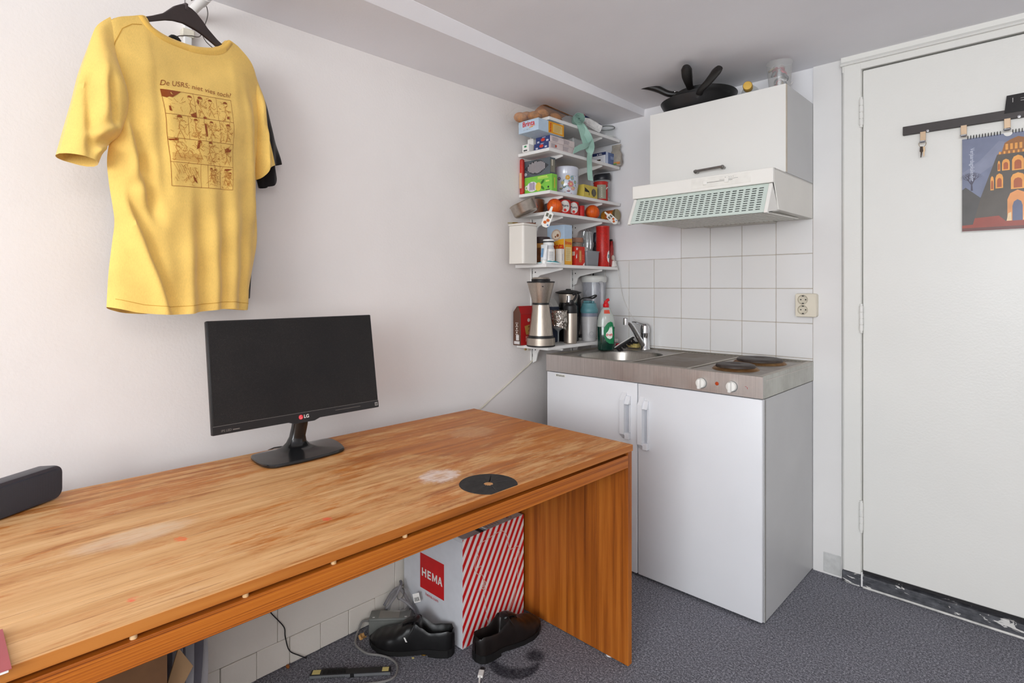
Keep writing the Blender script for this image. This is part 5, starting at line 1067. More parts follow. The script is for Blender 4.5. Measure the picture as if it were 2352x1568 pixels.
for i in range(34):
    if abs(1.506+i*.008-1.620) > .012 and abs(1.506+i*.008-1.503) > .008: x = 1.506+i*.008; g = g+tube([(x, -.0345, 1.729), (x, -.038, 1.735), (x, -.0335, 1.742), (x, -.028, 1.737), (x, -.0275, 1.729)], .0011, 5)
part('spiral', g, M_dark, cl, kind='stuff'); part('thumb_notch', dec(poly([(.012*math.cos(t), .012*math.sin(t)) for t in [PI+PI*i/12 for i in range(13)]]), (1.622, -.0337, 1.7328), *CF, .0030), M_paper, pg)
bk = thing('black_card', 'black card with tiny white print tucked behind the hook rail', 'card', (1.66, -.025, 1.81))
kb_ = part('card', prism([(1.612, 1.800), (1.74, 1.800), (1.74, 1.864), (1.618, 1.861)], 'y', -.0375, -.0366).map(lambda x, y, z: (x, y+(z-1.80)*.05, z)), mat((36, 33, 34), .3), bk)
part('print', dec(sum((disc(.0014, (0, .004*i), 8) for i in range(4)), G())+rect(.02, .05, .0, .0015)+rect(.02, .045, .008, .009), (1.634, -.0373, 1.836), *CF, .0012), C(206, 204, 200), kb_)

# ------------------------------------------------------------------ desk
ds = thing('desk', 'long worn pine desk with a slotted front rail, standing along the left wall', 'desk', (.778, -1.078, 0), None, math.radians(-.85))
ORG[ds.name] = (.778, -1.078, 0)
DY0, DY1 = -3.06, -1.078
for i in range(6):
    a = .025+i*.12555; b = a+.12555
    part('top_board', box(a+.0002, b-.0002, DY0, DY1, .680, .700, .0006), M_desktop, ds)
part('front_rail', box(.753, .7775, DY0+.02, -1.1012, .6305, .6705, .001), M_apron, ds)
part('edge_band', box(.7783, .7795, DY0, DY1, .6802, .6993, .0004), M_edge, ds)
part('under_shelf', box(.06, .7528, DY0+.02, -1.1012, .646, .656), M_panel, ds)
part('back_rail', box(.04, .06, DY0+.02, -1.101, .60, .674), M_apron, ds)
for i in range(5): part('dowel', cyl(.0052, .6703, .6802, (.768, -2.599+i*.1642), 14), M_peg, ds)
for (y0, y1) in ((-1.1010, -1.0800), (DY0+.0, DY0+.021)):
    for i in range(6):
        a = .03+i*.1245; part('end_stave', box(a+.0001, a+.1244, y0, y1, .004, .6798, .0008), M_panel, ds)
for x in (.10, .70): part('glide', cyl(.012, 0, .004, (x, -1.09), 14), M_white, ds)

mo = thing('computer_monitor', 'black widescreen computer monitor with a dusty dark screen on the desk', 'monitor', (.12, -1.865, .70))
mo_o = Vector((.150, -1.865, .806)); mu = Vector((-.050, 0, .302)).normalized(); mn = Vector((0, 1, 0)).cross(mu).normalized()
def mm(x, y, z): return tuple(mo_o+Vector((0, 1, 0))*x+mu*y+mn*z)
part('casing', box(-.257, .257, 0, .306, -.016, 0, .003, 2).map(mm)+box(-.17, .17, .04, .24, -.040, -.014, .010, 2).map(mm), mat((28, 27, 28), .4, var=.06), mo)
m_, t_ = newmat('dusty_screen'); vv = t_.coord(); dn = t_.noise(vv, 900, 1, .5); dn2 = t_.noise(vv, 6, 3)
t_.link(t_.mix(t_.math('MULTIPLY', t_.ramp(dn, [(.60, (0, 0, 0)), (.74, (.35, .35, .35))]), t_.math('MULTIPLY_ADD', dn2, 1.2, .0)), t_.ramp(dn2, [(.3, lin((17, 15, 15))), (.7, lin((25, 22, 21)))]), lin((120, 112, 108))), t_.b.inputs['Base Color'])
t_.b.inputs['Roughness'].default_value = .42; t_.b.inputs['Specular IOR Level'].default_value = .35
scn = part('screen', box(-.2525, .2525, .024, .3025, -.0002, .0006).map(mm), m_, mo, 'dark dusty display')
chn = part('chin', prism([(-.256, .001), (-.05, .001), (-.03, -.006), (.03, -.006), (.05, .001), (.256, .001), (.256, .0225), (-.256, .0225)], 'z', -.012, .0012).map(mm), mat((30, 27, 27), .3, var=.08), mo)
part('bezel_line', box(-.255, .255, .0226, .0236, 0, .0009).map(mm), mat((110, 104, 100), .5), chn)
part('logo_disc', disc(.0068, (-.012, .0105), 24).map(lambda x, y, z: mm(x, y, z+.0016)), C(226, 40, 56), chn); part('logo_ring', (annulus(.0040, .0047, (-.012, .0105), 24, 60, 340)+rect(-.0125, -.0118, .0085, .0125)+rect(-.0118, -.0095, .0085, .0091)).map(lambda x, y, z: mm(x, y, z+.0019)), C(240, 200, 200), chn)
part('lettering', text('LG', .0135, .025).mv(.0055, .0105).map(lambda x, y, z: mm(x, y, z+.0016)), C(226, 222, 216), chn)
part('small_print', (text('IPS LED', .0085, .0, .1).mv(-.222, .009)+rect(-.205, -.187, .0075, .0100)+rect(.10, .188, .0130, .0140)).map(lambda x, y, z: mm(x, y, z+.0016)), mat((120, 112, 106), .5), chn)
part('sticker', (annulus(.0055, .0072, (.247, .012), 4, 45, 405)+rect(.2445, .2495, .0135, .0145)+rect(.2445, .2495, .0105, .0115)).map(lambda x, y, z: mm(x, y, z+.0016)), C(190, 186, 180), chn)
fpx = [(.062, -1.975), (.072, -1.992), (.120, -2.000), (.170, -2.000), (.200, -1.988), (.210, -1.960), (.214, -1.880), (.206, -1.800), (.196, -1.768), (.180, -1.752), (.120, -1.736), (.070, -1.732), (.052, -1.744), (.050, -1.790), (.052, -1.870), (.056, -1.94)]
fpx = [tuple(p)[:2] for p in spline([(x, y, 0) for x, y in fpx+[fpx[0]]], 3)][:-1]
nkx, nky = .098, -1.868
def sring_(s, z, dx=0, dy=0, e=1.0):
    out_ = []
    for x, y in fpx:
        px_, py_ = nkx+(x-nkx)*s, nky+(y-nky)*s
        if e < 1: a = math.atan2(y-nky, x-nkx); px_ = px_*e+(nkx+.019*math.cos(a))*(1-e); py_ = py_*e+(nky+.024*math.sin(a))*(1-e)
        out_.append((px_+dx, py_+dy, z))
    return out_
part('stand', loft([sring_(.98, .7005), sring_(1, .703), sring_(1, .708), sring_(.985, .711), sring_(.7, .714), sring_(.48, .717, 0, 0, .9), sring_(.36, .724, 0, 0, .7), sring_(.28, .735, .002, 0, .45), sring_(.2, .752, .006, .002, .2), sring_(.2, .785, .013, .006, .1), sring_(.2, .83, .016, .010, .05), sring_(.2, .86, .010, .010, .05)]), mat((22, 22, 23), .22, var=.08, vs=14, coat=.3), mo)
part('monitor_lead', tube([(.135, -1.850, .812), (.10, -1.838, .790), (.09, -1.845, .76), (.055, -1.87, .715), (-.02, -1.90, .69), (-.08, -1.95, .62)], .0022, 6, 4), M_black, mo)

spk = thing('soundbar_speaker', 'dark blue-grey wireless speaker with a mesh front at the left end of the desk', 'speaker', (.12, -2.53, .70))
sA = Vector((.052, -2.424, .7025)); sd_ = Vector((.545, -.838, 0)).normalized(); sn_ = Vector((.838, .545, 0)).normalized()
def sm_(l, w, z): return tuple(sA+sd_*l+sn_*w+Vector((0, 0, z)))
def rr_ring(x0, x1, z0, z1, r, w): return [sm_(x, w, z) for x, z in rrect(x0, x1, z0, z1, r, 6)]
part('shell', loft([rr_ring(.006, .194, .006, .066, .014, -.056), rr_ring(.0, .20, .0, .074, .020, -.046), rr_ring(.0, .20, .0, .078, .020, -.006), rr_ring(.001, .199, .001, .077, .019, 0)]), mat((62, 64, 74), .42, var=.05), spk)
def mesh_mat():
    m, t = newmat('speaker_mesh'); v = t.coord((1, 1, 1)); sep = t.add('ShaderNodeSeparateXYZ'); t.link(v, sep.inputs[0])
    d1 = t.math('ADD', t.math('MULTIPLY', sep.outputs[0], .545), t.math('MULTIPLY', sep.outputs[1], -.838))
    a = t.math('SINE', t.math('MULTIPLY', t.math('ADD', d1, sep.outputs[2]), 2600)); b = t.math('SINE', t.math('MULTIPLY', t.math('SUBTRACT', d1, sep.outputs[2]), 2600))
    f = t.math('MULTIPLY', a, b)
    t.link(t.ramp(f, [(.2, lin((48, 51, 60))), (.8, lin((78, 82, 92)))]), t.b.inputs['Base Color']); t.b.inputs['Roughness'].default_value = .6; t.bump(f, .3, .001); return m
part('grille', loft([rr_ring(.004, .196, .004, .069, .016, .0), rr_ring(.005, .195, .005, .068, .015, .0022), rr_ring(.012, .188, .010, .062, .012, .0030)]), mesh_mat(), spk)
part('foot', prism(rrect(.03, .17, -.045, -.012, .008), 'z', -.0022, .0005).map(lambda l, w, z: sm_(l, w, z)), M_black, spk)

rb_ = thing('red_booklet', 'dull red booklet lying at the near front edge of the desk', 'booklet', (.71, -2.69, .70))
part('cover', box(.653, .774, -2.82, -2.576, .7045, .7055), mat((172, 84, 88), .5, var=.04), rb_); part('pages', box(.655, .772, -2.818, -2.579, .7005, .7044), M_paper, rb_)
dk = thing('scorch_disc', 'thin black disc with a worn hole, standing for a scorch mark on the desk', 'mat', (.711, -1.652, .70))  # flat disc stands in for a dark scorch mark in the desk top
rg = random.Random(9)
def dring_(r, z, jit=0): return [(.711+min(r*(1+rg.uniform(-jit, jit))*math.cos(t), .0585)*1, -1.652+r*(1+rg.uniform(-jit, jit))*math.sin(t), z) for t in [2*PI*i/64 for i in range(64)]]
part('disc', loft([dring_(.0745, .7003), dring_(.0738, .7014), dring_(.0135, .7014, .22), dring_(.012, .7003)], cap=False), mat((40, 37, 36), .75, var=.3, vs=70, bump=.15), dk)
sl = thing('blue_folder', 'dark blue folder lying in the slot under the desk top', 'folder', (.6, -2.2, .656))
part('folder', box(.42, .7325, -2.545, -1.95, .6565, .6775, .001), C(40, 50, 92), sl); part('label', box(.7324, .7331, -2.36, -2.27, .672, .676), C(160, 170, 196), sl)
sl = thing('black_case', 'flat black case in the desk slot next to the blue folder', 'case', (.65, -2.56, .656)); part('case', box(.55, .7295, -2.562, -2.548, .6565, .6775, .001), M_black, sl); part('edge', box(.7293, .7300, -2.561, -2.549, .672, .674), M_grey, sl)
sl = thing('white_papers', 'small stack of white papers in the desk slot by the red booklet', 'papers', (.68, -2.66, .656))
for i in range(4): part('sheet', box(.55, .7285-.002*i, -2.72, -2.566-.004*(i % 2), .6565+i*.0040, .6600+i*.0040), M_paper, sl)

# ------------------------------------------------------------------ under the desk
hb = thing('carton', 'white and red striped shop carton standing under the desk', 'carton', (.175, -1.255, 0))
hbx = part('box_body', box(.012, .3375, -1.408, -1.108, .001, .352), mat((214, 216, 222), .6, var=.03), hb)
part('striped_side', box(.3376, .3384, -1.4076, -1.1084, .002, .363), M_stripes, hbx)
part('front_flap', prism([(-1.407, .352), (-1.407, .3625), (-1.404, .3645), (-1.3, .352)], 'x', .16, .336), C(208, 210, 216), hbx)
part('top_flap', box(.014, .336, -1.29, -1.109, .3525, .3555).map(lambda x, y, z: (x, y, z+(x-.012)*.022)), C(206, 206, 208), hbx)
part('gap_shade', box(.05, .330, -1.395, -1.292, .3522, .3532), M_black, hbx)  # black sheet on the closed top, painted shade for the opening between flaps
part('flap_print', (annulus(.016, .018, (0, 0), 20)+poly([(-.008, -.008), (.008, -.008), (0, .010)])+sum((rect(-.11+i*.013, -.107+i*.013, -.016, .016) for i in range(5)), G())).map(lambda x, y, z: (.31-y, -1.17+x, .3635)), C(176, 110, 110), hbx)
rq = lab(hbx, 'red_square', rect(-.0665, .0665, -.062, .062), (.1765, -1.408, .188), FRONT, C(206, 24, 28))
HM = rect(-.056, -.0495, -.0145, .0145)+rect(-.0495, -.0375, -.003, .003)+rect(-.0375, -.031, -.0145, .0145)+rect(-.024, -.0175, -.0145, .0145)+rect(-.0175, -.0045, .0088, .0145)+rect(-.0175, -.0065, -.0028, .0028)+rect(-.0175, -.0045, -.0145, -.0088)+rect(.002, .008, -.0145, .0145)+poly([(.008, .0145), (.008, .004), (.0145, -.0115), (.0160, -.0115), (.0160, -.0030)])+poly([(.0160, -.0030), (.0160, -.0115), (.0175, -.0115), (.024, .004), (.024, .0145)])+rect(.024, .030, -.0145, .0145)+poly([(.033, -.0145), (.0395, -.0145), (.0455, .0060), (.0455, .0145), (.0425, .0145)])+poly([(.0455, .0145), (.0455, .0060), (.0515, -.0145), (.058, -.0145), (.0485, .0145)])+rect(.0415, .0495, -.0075, -.0030)
lab(rq, 'lettering', HM, (.1765, -1.408, .185), FRONT, M_paper, .0010)
lab(hbx, 'web_address', text('hema.com', .0155, .012, 0, .070), (.1765, -1.408, .1125), FRONT, C(196, 28, 34))
def rib(pts, w, h=.0002):
    g_ = G()
    for a, b in zip(pts, pts[1:]):
        dx, dy = b[0]-a[0], b[1]-a[1]; L_ = math.hypot(dx, dy) or 1; nx_, ny_ = -dy/L_*w/2, dx/L_*w/2
        g_ = g_+G([(a[0]+nx_, a[1]+ny_, 0), (a[0]-nx_, a[1]-ny_, 0), (b[0]-nx_, b[1]-ny_, 0), (b[0]+nx_, b[1]+ny_, 0)], [(0, 1, 2, 3)])
    return g_
sc_ = [tuple(p)[:2] for p in spline([(x, y, 0) for x, y in ((-1.285, .02), (-1.297, .06), (-1.305, .12), (-1.313, .184), (-1.318, .215), (-1.338, .225), (-1.352, .245), (-1.350, .27), (-1.338, .285), (-1.345, .31), (-1.332, .325), (-1.29, .332), (-1.25, .338), (-1.215, .334), (-1.195, .305), (-1.185, .262), (-1.165, .258), (-1.138, .256), (-1.132, .235), (-1.14, .17), (-1.145, .121), (-1.158, .08), (-1.184, .042), (-1.21, .02))], 4)]
part('line_drawing', dec(rib(sc_, .0022)+rib([(-1.345, .245), (-1.325, .250), (-1.320, .235)], .002)+rib([(-1.165, .215), (-1.14, .232)], .002)+rib([(-1.30, .18), (-1.312, .20), (-1.305, .16), (-1.322, .172), (-1.30, .186)], .0024), (.3384, 0, 0), (0, 1, 0), (0, 0, 1), .0004), C(226, 190, 176), hbx)

M_leath = mat((17, 16, 17), .36, var=.3, vs=30, bump=.12, bs=90); M_soleb = mat((14, 13, 13), .6)
WT = [(0, .002), (.015, .020), (.06, .031), (.16, .035), (.32, .035), (.46, .038), (.62, .047), (.74, .049), (.84, .044), (.92, .034), (.97, .021), (.993, .010), (1, .002)]
HT = [(0, .066), (.015, .080), (.05, .083), (.16, .078), (.26, .074), (.36, .088), (.44, .104), (.52, .094), (.60, .078), (.70, .062), (.82, .053), (.92, .045), (.97, .036), (1, .020)]
def ip(T_, t):
    for (a, x), (b, y) in zip(T_, T_[1:]):
        if t <= b: k = (t-a)/(b-a); k = k*k*(3-2*k); return x+(y-x)*k
    return T_[-1][1]
def shoe(label, heel, ang, brownish=False):
    L_ = .292; t_ = thing('dress_shoe', label, 'shoe', (heel[0], heel[1], 0), 'black lace-up shoes under the desk', math.radians(ang), True)
    zs = lambda t: .024 + (.012*max(0, (t-.72)/.28)**2) - .012*(1-max(0, min(1, (t-.25)/.12)))*0 - (.010*min(1, max(0, (t-.28)/.2)))
    ts = [0, .004, .015, .03, .05, .08]+[.1+.025*i for i in range(33)]+[.92, .94, .96, .975, .985, .993, .998, 1]
    rings = []
    for t in ts:
        w, h, z0 = ip(WT, t), ip(HT, t), zs(t)
        op = 0 if t < .028 or t > .46 else min(1, (t-.028)/.012, (.46-t)/.05)
        ring = []
        for j in range(25):
            q = j/24; th = PI*q; cy_ = w*math.copysign(abs(math.cos(th))**.62, math.cos(th)); cz_ = z0+(h-z0)*math.sin(th)**.62
            k = abs(2*q-1)                    # 1 at the sole edge, 0 on the centre line
            sgn = 1 if q < .5 else -1
            if k > .45: f = (1-k)/.55; oy = w*(1+.02*math.sin(PI*f)-.20*f); oz = z0+(h-z0)*f**.8
            elif k > .34: f = (.45-k)/.11; oy = w*(.80-.12*f); oz = h-.002*f
            else: f = k/.34; oy = w*.66*f**.8; oz = z0+.012+(h-.002-z0-.012)*f**5
            y_, z_ = cy_*(1-op)+sgn*oy*op, cz_*(1-op)+oz*op
            ring.append((t*L_, y_, z_))
        rings.append(ring)
    V_ = [p for r in rings for p in r]; F_ = [(i*25+j, (i+1)*25+j, (i+1)*25+j+1, i*25+j+1) for i in range(len(rings)-1) for j in range(24)]
    up_ = part('upper', G(V_, F_), M_leath if not brownish else mat((24, 18, 16), .38, var=.3, vs=30, bump=.12, bs=90), t_, sharp=60)
    ol = [(t*L_, ip(WT, t)*1.06+.001) for t in ts]; ol = ol+[(x, -y) for x, y in ol[::-1]]
    nl = len(ol)
    def solering(dz): return [(x, y, max(.0005, zs(x/L_)+dz)) for x, y in ol]
    part('sole', loft([solering(-.012), solering(-.0105), solering(.001), solering(.003)]), M_soleb, t_)
    hl = [(x, y*.97) for x, y in ol if x < .085]; hl = [(x, y) for x, y in hl]
    part('heel', prism(hl, 'z', .0005, .0245, .001), M_soleb, t_)
    tg_ = part('tongue', tube([(.118, 0, .094), (.126, 0, .102), (.150, 0, .098), (.172, 0, .086)], [.014, .019, .019, .015], 12, 4, ((0, 0, 1), .28)), M_leath, t_)
    for i in range(4):
        x = .136+i*.012; z = ip(HT, x/L_)+.004
        part('lace', tube([(x, -.018, z-.007), (x+.002, 0, z+.001), (x, .018, z-.007)], .0021, 6, 4), M_black, t_)
    part('lace', tube([(.136, .004, .106), (.128, .024, .098), (.136, .036, .078), (.150, .041, .056)], .0018, 6, 4), M_black, t_); part('lace', tube([(.136, -.004, .106), (.126, -.026, .100), (.134, -.040, .080)], .0018, 6, 4), M_black, t_)
    return t_, up_
s1, u1 = shoe('black leather shoe seen from the side, between grey power adapter and striped carton', (.331, -1.437), 215)
part('side_tag', box(.148, .153, .0405, .0418, .046, .060).map(lambda x, y, z: (x+(z-.046)*.5, y, z)), M_paper, s1, 'small white tag')
s2, u2 = shoe('black leather shoe seen from its heel, in front of the striped carton side', (.413, -1.420), 88, True)

M_adp = mat((112, 114, 110), .5, var=.04)
ad = thing('power_adapter', 'grey power adapter brick behind the black shoe under the desk', 'adapter', (.078, -1.513, 0), None, math.radians(47.5), True)
ab = part('brick', box(-.071, .071, -.0275, .0275, .001, .058, .004, 2), M_adp, ad); part('label', box(-.038, .032, -.022, .022, .0579, .0586), mat((136, 134, 126), .5), ab)
part('seam', box(-.0712, .0712, -.0278, .0278, .050, .0512), mat((84, 86, 82), .6), ab)
for x in (-.055, .055): part('white_mark', box(x-.004, x+.004, -.020, -.017, .058, .0587), M_paper, ab)
cd_ = solo('grey_cord', 'grey cord snaking from the adapter over the carpet', 'cord', tube([(.022, -1.562, .03), (.014, -1.585, .036), (.018, -1.602, .018), (.040, -1.628, .0045), (.075, -1.645, .004), (.132, -1.642, .004), (.170, -1.618, .004), (.207, -1.604, .004), (.248, -1.606, .004), (.282, -1.632, .004), (.290, -1.660, .004), (.274, -1.695, .004), (.24, -1.74, .004), (.20, -1.79, .004)], .0036, 8, 6), mat((128, 126, 124), .5))
wb = thing('cable_bundle', 'bundle of grey cables in a clear bag against the wall behind the adapter', 'cables', (.05, -1.45, 0))
for i, pts in enumerate(([(.02, -1.50, .06), (.03, -1.475, .10), (.045, -1.455, .115), (.06, -1.44, .09), (.07, -1.43, .05), (.05, -1.45, .02)], [(.025, -1.49, .03), (.03, -1.47, .085), (.04, -1.45, .105), (.058, -1.436, .085), (.075, -1.425, .04), (.06, -1.45, .01)], [(.03, -1.50, .05), (.045, -1.47, .09), (.05, -1.45, .125), (.035, -1.44, .13)], [(.06, -1.46, .085), (.08, -1.445, .07), (.10, -1.435, .055), (.115, -1.425, .03)])):
    part('cable', tube(pts, .0052, 8, 5), mat((104, 102, 108), .4), wb)
part('cable_tie', tube([(.052+.016*math.cos(t), -1.452+.010*math.sin(t), .095+.016*math.sin(t)) for t in [2*PI*i/16 for i in range(16)]], .0022, 6, closed=True), M_black, wb)
rw = random.Random(2)
part('bag_film', grid(lambda u, v: (.052+(.045*math.sin(PI*v)+.004*rw.random())*math.cos(2*PI*u), -1.458+(.050*math.sin(PI*v)+.004*rw.random())*math.sin(2*PI*u), .002+.128*v), 18, 10, True), M_bag, wb, sharp=15)
part('barcode_tag', dec(rect(-.012, .012, -.015, .015)+G(), (.128, -1.438, .104), (.7, .6, .25), (-.3, -.05, .95), 0), M_paper, wb); part('barcode', dec(sum((rect(-.008+i*.003, -.0065+i*.003, -.011, .002) for i in range(6)), G()), (.128, -1.438, .104), (.7, .6, .25), (-.3, -.05, .95), .0006), M_ink, wb)
bb = thing('battery_bar', 'flat grey and black laptop battery with yellow labels on the carpet', 'battery', (.181, -1.730, 0), None, math.radians(48.8), True)
part('cell_bar', box(-.122, .122, -.013, .013, .0008, .0135, .0015), M_black, bb); part('silver_edge', box(-.1222, .1222, -.0136, -.0126, .003, .0115), mat((128, 130, 132), .4, .4), bb)
part('yellow_label', box(-.116, -.092, -.010, .010, .0134, .0141), C(206, 190, 120), bb); part('yellow_label', box(.096, .116, -.010, .008, .0134, .0141), C(206, 190, 120), bb); part('clip', box(.0, .012, -.0142, -.006, .001, .0145), M_black, bb)
g = G()
for i in range(14): x = -.085+i*.0052; g = g+tube([(x, -.0145, .003), (x+.003, -.008, .0165), (x-.002, .004, .019), (x+.004, .016, .013)], .0009, 4, 3)
part('wire_coil', g, M_black, bb, kind='stuff')
us = thing('usb_plug', 'white USB plug with its cable end behind the heel of the right shoe', 'plug', (.468, -1.447, 0), None, math.radians(-54), True)
part('shell', box(-.012, .018, -.008, .008, .0008, .0085, .0015), M_paper, us); part('metal_end', box(-.026, -.0119, -.006, .006, .002, .0068), M_dark, us); part('lead', tube([(.018, 0, .005), (.028, 0, .004), (.05, .003, .003), (.12, .006, .003)], [.0035, .0025, .0022], 8, 3), M_paper, us)
solo('wall_cable', 'thin black cable running down the block footing to the carpet', 'cable', tube([(.006, -1.935, .25), (.006, -1.905, .195), (.0055, -1.888, .17), (.006, -1.862, .130), (.0055, -1.858, .098), (.006, -1.845, .050), (.008, -1.815, .022), (.012, -1.79, .003)], .0017, 6, 5), M_black)
M_peel = mat((196, 150, 90), .7, var=.3, vs=60)
solo('dried_peel', 'curled dry orange peel on the carpet by the adapter', 'peel', grid(lambda u, v: (.050+.022*(u-.5)+.004*math.sin(v*9), -1.607+.020*(v-.5), .002+.010*abs(2*u-1)**2+.004*math.sin(v*5)**2), 8, 8)+grid(lambda u, v: (.050+.022*(u-.5)+.004*math.sin(v*9), -1.607+.020*(v-.5), .0005+.010*abs(2*u-1)**2+.004*math.sin(v*5)**2), 8, 8), M_peel)
solo('dried_peel', 'small brown crumb of peel by the foot of the block wall', 'peel', ball(.007, (.012, -1.853, .006), 1.2, .8, .8, 10, 6, .15), C(150, 86, 30))
solo('gold_cap', 'small crushed gold bottle cap under the side-on shoe', 'cap', lathe([(.013, .001), (.012, .006), (.009, .008), (.0001, .0075)], (.262, -1.508, 0), 14), mat((196, 150, 60), .25, 1))
solo('crumb', 'pale crumb on the carpet in front of the side-on shoe', 'crumb', box(.252, .260, -1.552, -1.546, .001, .004, .001), C(206, 190, 120))
kx = thing('cardboard_box', 'brown cardboard box in the dark under the near end of the desk', 'cardboard box', (.2, -2.45, 0))
part('box_body', box(.06, .36, -2.62, -2.285, .001, .42), mat((112, 78, 50), .8, var=.08), kx); part('flap', prism([(-2.284, .30), (-2.255, .39), (-2.225, .335), (-2.284, .24)], 'x', .33, .334).map(lambda x, y, z: (x, y, z)), mat((150, 118, 84), .8), kx)
fl_ = thing('plastic_film', 'crumpled bundle of clear plastic film hanging beside the cardboard box', 'plastic film', (.2, -2.20, 0))
for i in range(6):
    yy = -2.275+i*.022
    part('fold', ribbon([(.27-.02*i, yy, .50), (.28-.02*i, yy+.006*math.sin(i*2), .36), (.26-.015*i, yy+.004, .2), (.27-.02*i, yy-.005, .05), (.26-.02*i, yy, .003)], [.020, .024, .016, .022, .018], [(.8, .6, 0), (.5, .85, .1), (.9, .3, 0)], .0008), clear('film_lit', (206, 204, 208), .62, .18) if i % 2 else clear('film_shaded', (120, 118, 128), .72, .2), fl_)  # bright and dark film alternate to imitate highlights and shade on the folds

# ------------------------------------------------------------------ clothes rod, hangers and shirts
cr = thing('clothes_rod', 'white clothes rod sticking out from the left wall on a small bracket', 'clothes rod', (-.1, -2.096, 2.0))
part('rod', tube([(-.150, -2.096, 2.021), (.62, -2.096, 2.021)], .0135, 16), M_white, cr)
part('sleeve', tube([(-.02, -2.096, 2.021), (.03, -2.096, 2.021)], .0155, 16), M_white, cr); part('wall_flange', tube([(-.1495, -2.096, 2.021), (-.141, -2.096, 2.021)], .026, 20), M_white, cr)
part('bracket_plate', box(-.1495, -.132, -2.107, -2.085, 1.93, 2.01, .002), M_shelf, cr); part('bracket_collar', box(-.1495, -.126, -2.114, -2.079, 1.955, 1.978, .003), mat((222, 216, 200), .5), cr)
PO = Vector((.075, -2.16, 0)); PD = Vector((-.351, .936, 0)).normalized(); PN = Vector((PD.y, -PD.x, 0))
def sw(s, z, n=0.0): return tuple(PO+PD*s+PN*n+Vector((0, 0, z)))
def resamp(pts, n):
    P_ = [Vector((*p, 0)) for p in pts]; P_ = spline(P_, 5); L_ = [0]
    for a, b in zip(P_, P_[1:]): L_.append(L_[-1]+(b-a).length)
    out_ = []; k = 0
    for i in range(n):
        t = L_[-1]*i/(n-1)
        while k < len(L_)-2 and L_[k+1] < t: k += 1
        f = (t-L_[k])/max(1e-9, L_[k+1]-L_[k]); out_.append(P_[k].lerp(P_[k+1], min(1, f)))
    return out_
def coons(top, bot, lef, rig, nu, nv):
    T_, B_, L_, R_ = resamp(top, nu), resamp(bot, nu), resamp(lef, nv), resamp(rig, nv); out_ = []
    for j in range(nv):
        v = j/(nv-1); row = []
        for i in range(nu):
            u = i/(nu-1)
            p = T_[i]*(1-v)+B_[i]*v+L_[j]*(1-u)+R_[j]*u-(T_[0]*(1-u)*(1-v)+T_[-1]*u*(1-v)+B_[0]*(1-u)*v+B_[-1]*u*v)
            row.append((p.x, p.y))
        out_.append(row)
    return out_
def sheet(rows, fn, back=False):
    nv, nu = len(rows), len(rows[0]); V_ = [fn(rows[j][i][0], rows[j][i][1], i/(nu-1), j/(nv-1)) for j in range(nv) for i in range(nu)]; F_ = []
    for j in range(nv-1):
        for i in range(nu-1):
            q = (j*nu+i, (j+1)*nu+i, (j+1)*nu+i+1, j*nu+i+1); F_.append(q[::-1] if back else q)
    return G(V_, F_)
def gs(x, c_, w): return math.exp(-((x-c_)/w)**2)
def sstep(a, b, x): t = max(0, min(1, (x-a)/(b-a))); return t*t*(3-2*t)
def segd(s, z, a, b):
    ax_, az_ = b[0]-a[0], b[1]-a[1]; t = ((s-a[0])*ax_+(z-a[1])*az_)/(ax_*ax_+az_*az_); tc = max(0, min(1, t))
    return ((s-a[0]-ax_*tc)*az_-(z-a[1]-az_*tc)*ax_)/math.hypot(ax_, az_), t
def crease(s, z, a, b, w, amp):
    d, t = segd(s, z, a, b); return amp*gs(d, 0, w)*sstep(-.15, .15, t)*sstep(1.15, .85, t)
def folds(s, z):
    lo = sstep(1.58, 1.22, z)
    n = lo*(.010*gs(s, -.035-.02*(1.5-z), .016)-.009*gs(s, -.004, .018)+.008*gs(s, .035, .016)-.010*gs(s, .066, .015)+.010*gs(s, .100, .018)-.007*gs(s, .133, .014)+.006*gs(s, .165, .014))
    n += lo*.006*gs(s, -.10, .02)
    n += crease(s, z, (-.192, 1.42), (-.105, 1.135), .013, .020)+crease(s, z, (-.172, 1.42), (-.082, 1.135), .016, -.012)
    n += crease(s, z, (-.165, 1.62), (-.118, 1.37), .014, -.016)+crease(s, z, (-.188, 1.60), (-.150, 1.40), .013, .012)
    n += crease(s, z, (-.110, 1.72), (-.098, 1.42), .015, -.007)+crease(s, z, (-.14, 1.52), (-.165, 1.44), .012, -.010)
    n += crease(s, z, (.200, 1.74), (.205, 1.46), .010, -.009)+crease(s, z, (.165, 1.78), (.185, 1.40), .016, .006)+crease(s, z, (.218, 1.52), (.196, 1.36), .010, -.009)
    n += .0022*math.sin(s*70+z*9)*sstep(1.7, 1.4, z)+.0015*math.sin(s*31-z*47)
    return n
TOP = [(-.205, 1.822), (-.188, 1.841), (-.155, 1.858), (-.125, 1.872), (-.113, 1.860), (-.103, 1.852), (-.074, 1.845), (-.038, 1.844), (.012, 1.849), (.066, 1.866), (.101, 1.888), (.120, 1.909), (.142, 1.907), (.161, 1.901), (.200, 1.879), (.229, 1.846)]
HEM = [(-.208, 1.153), (-.183, 1.145), (-.152, 1.137), (-.097, 1.131), (-.05, 1.131), (-.013, 1.134), (.045, 1.139), (.094, 1.139), (.140, 1.136), (.186, 1.131)]
LEF = [(-.205, 1.822), (-.208, 1.76), (-.200, 1.68), (-.192, 1.60), (-.202, 1.54), (-.207, 1.495), (-.203, 1.445), (-.195, 1.395), (-.190, 1.354), (-.196, 1.302), (-.203, 1.24), (-.207, 1.178), (-.208, 1.153)]
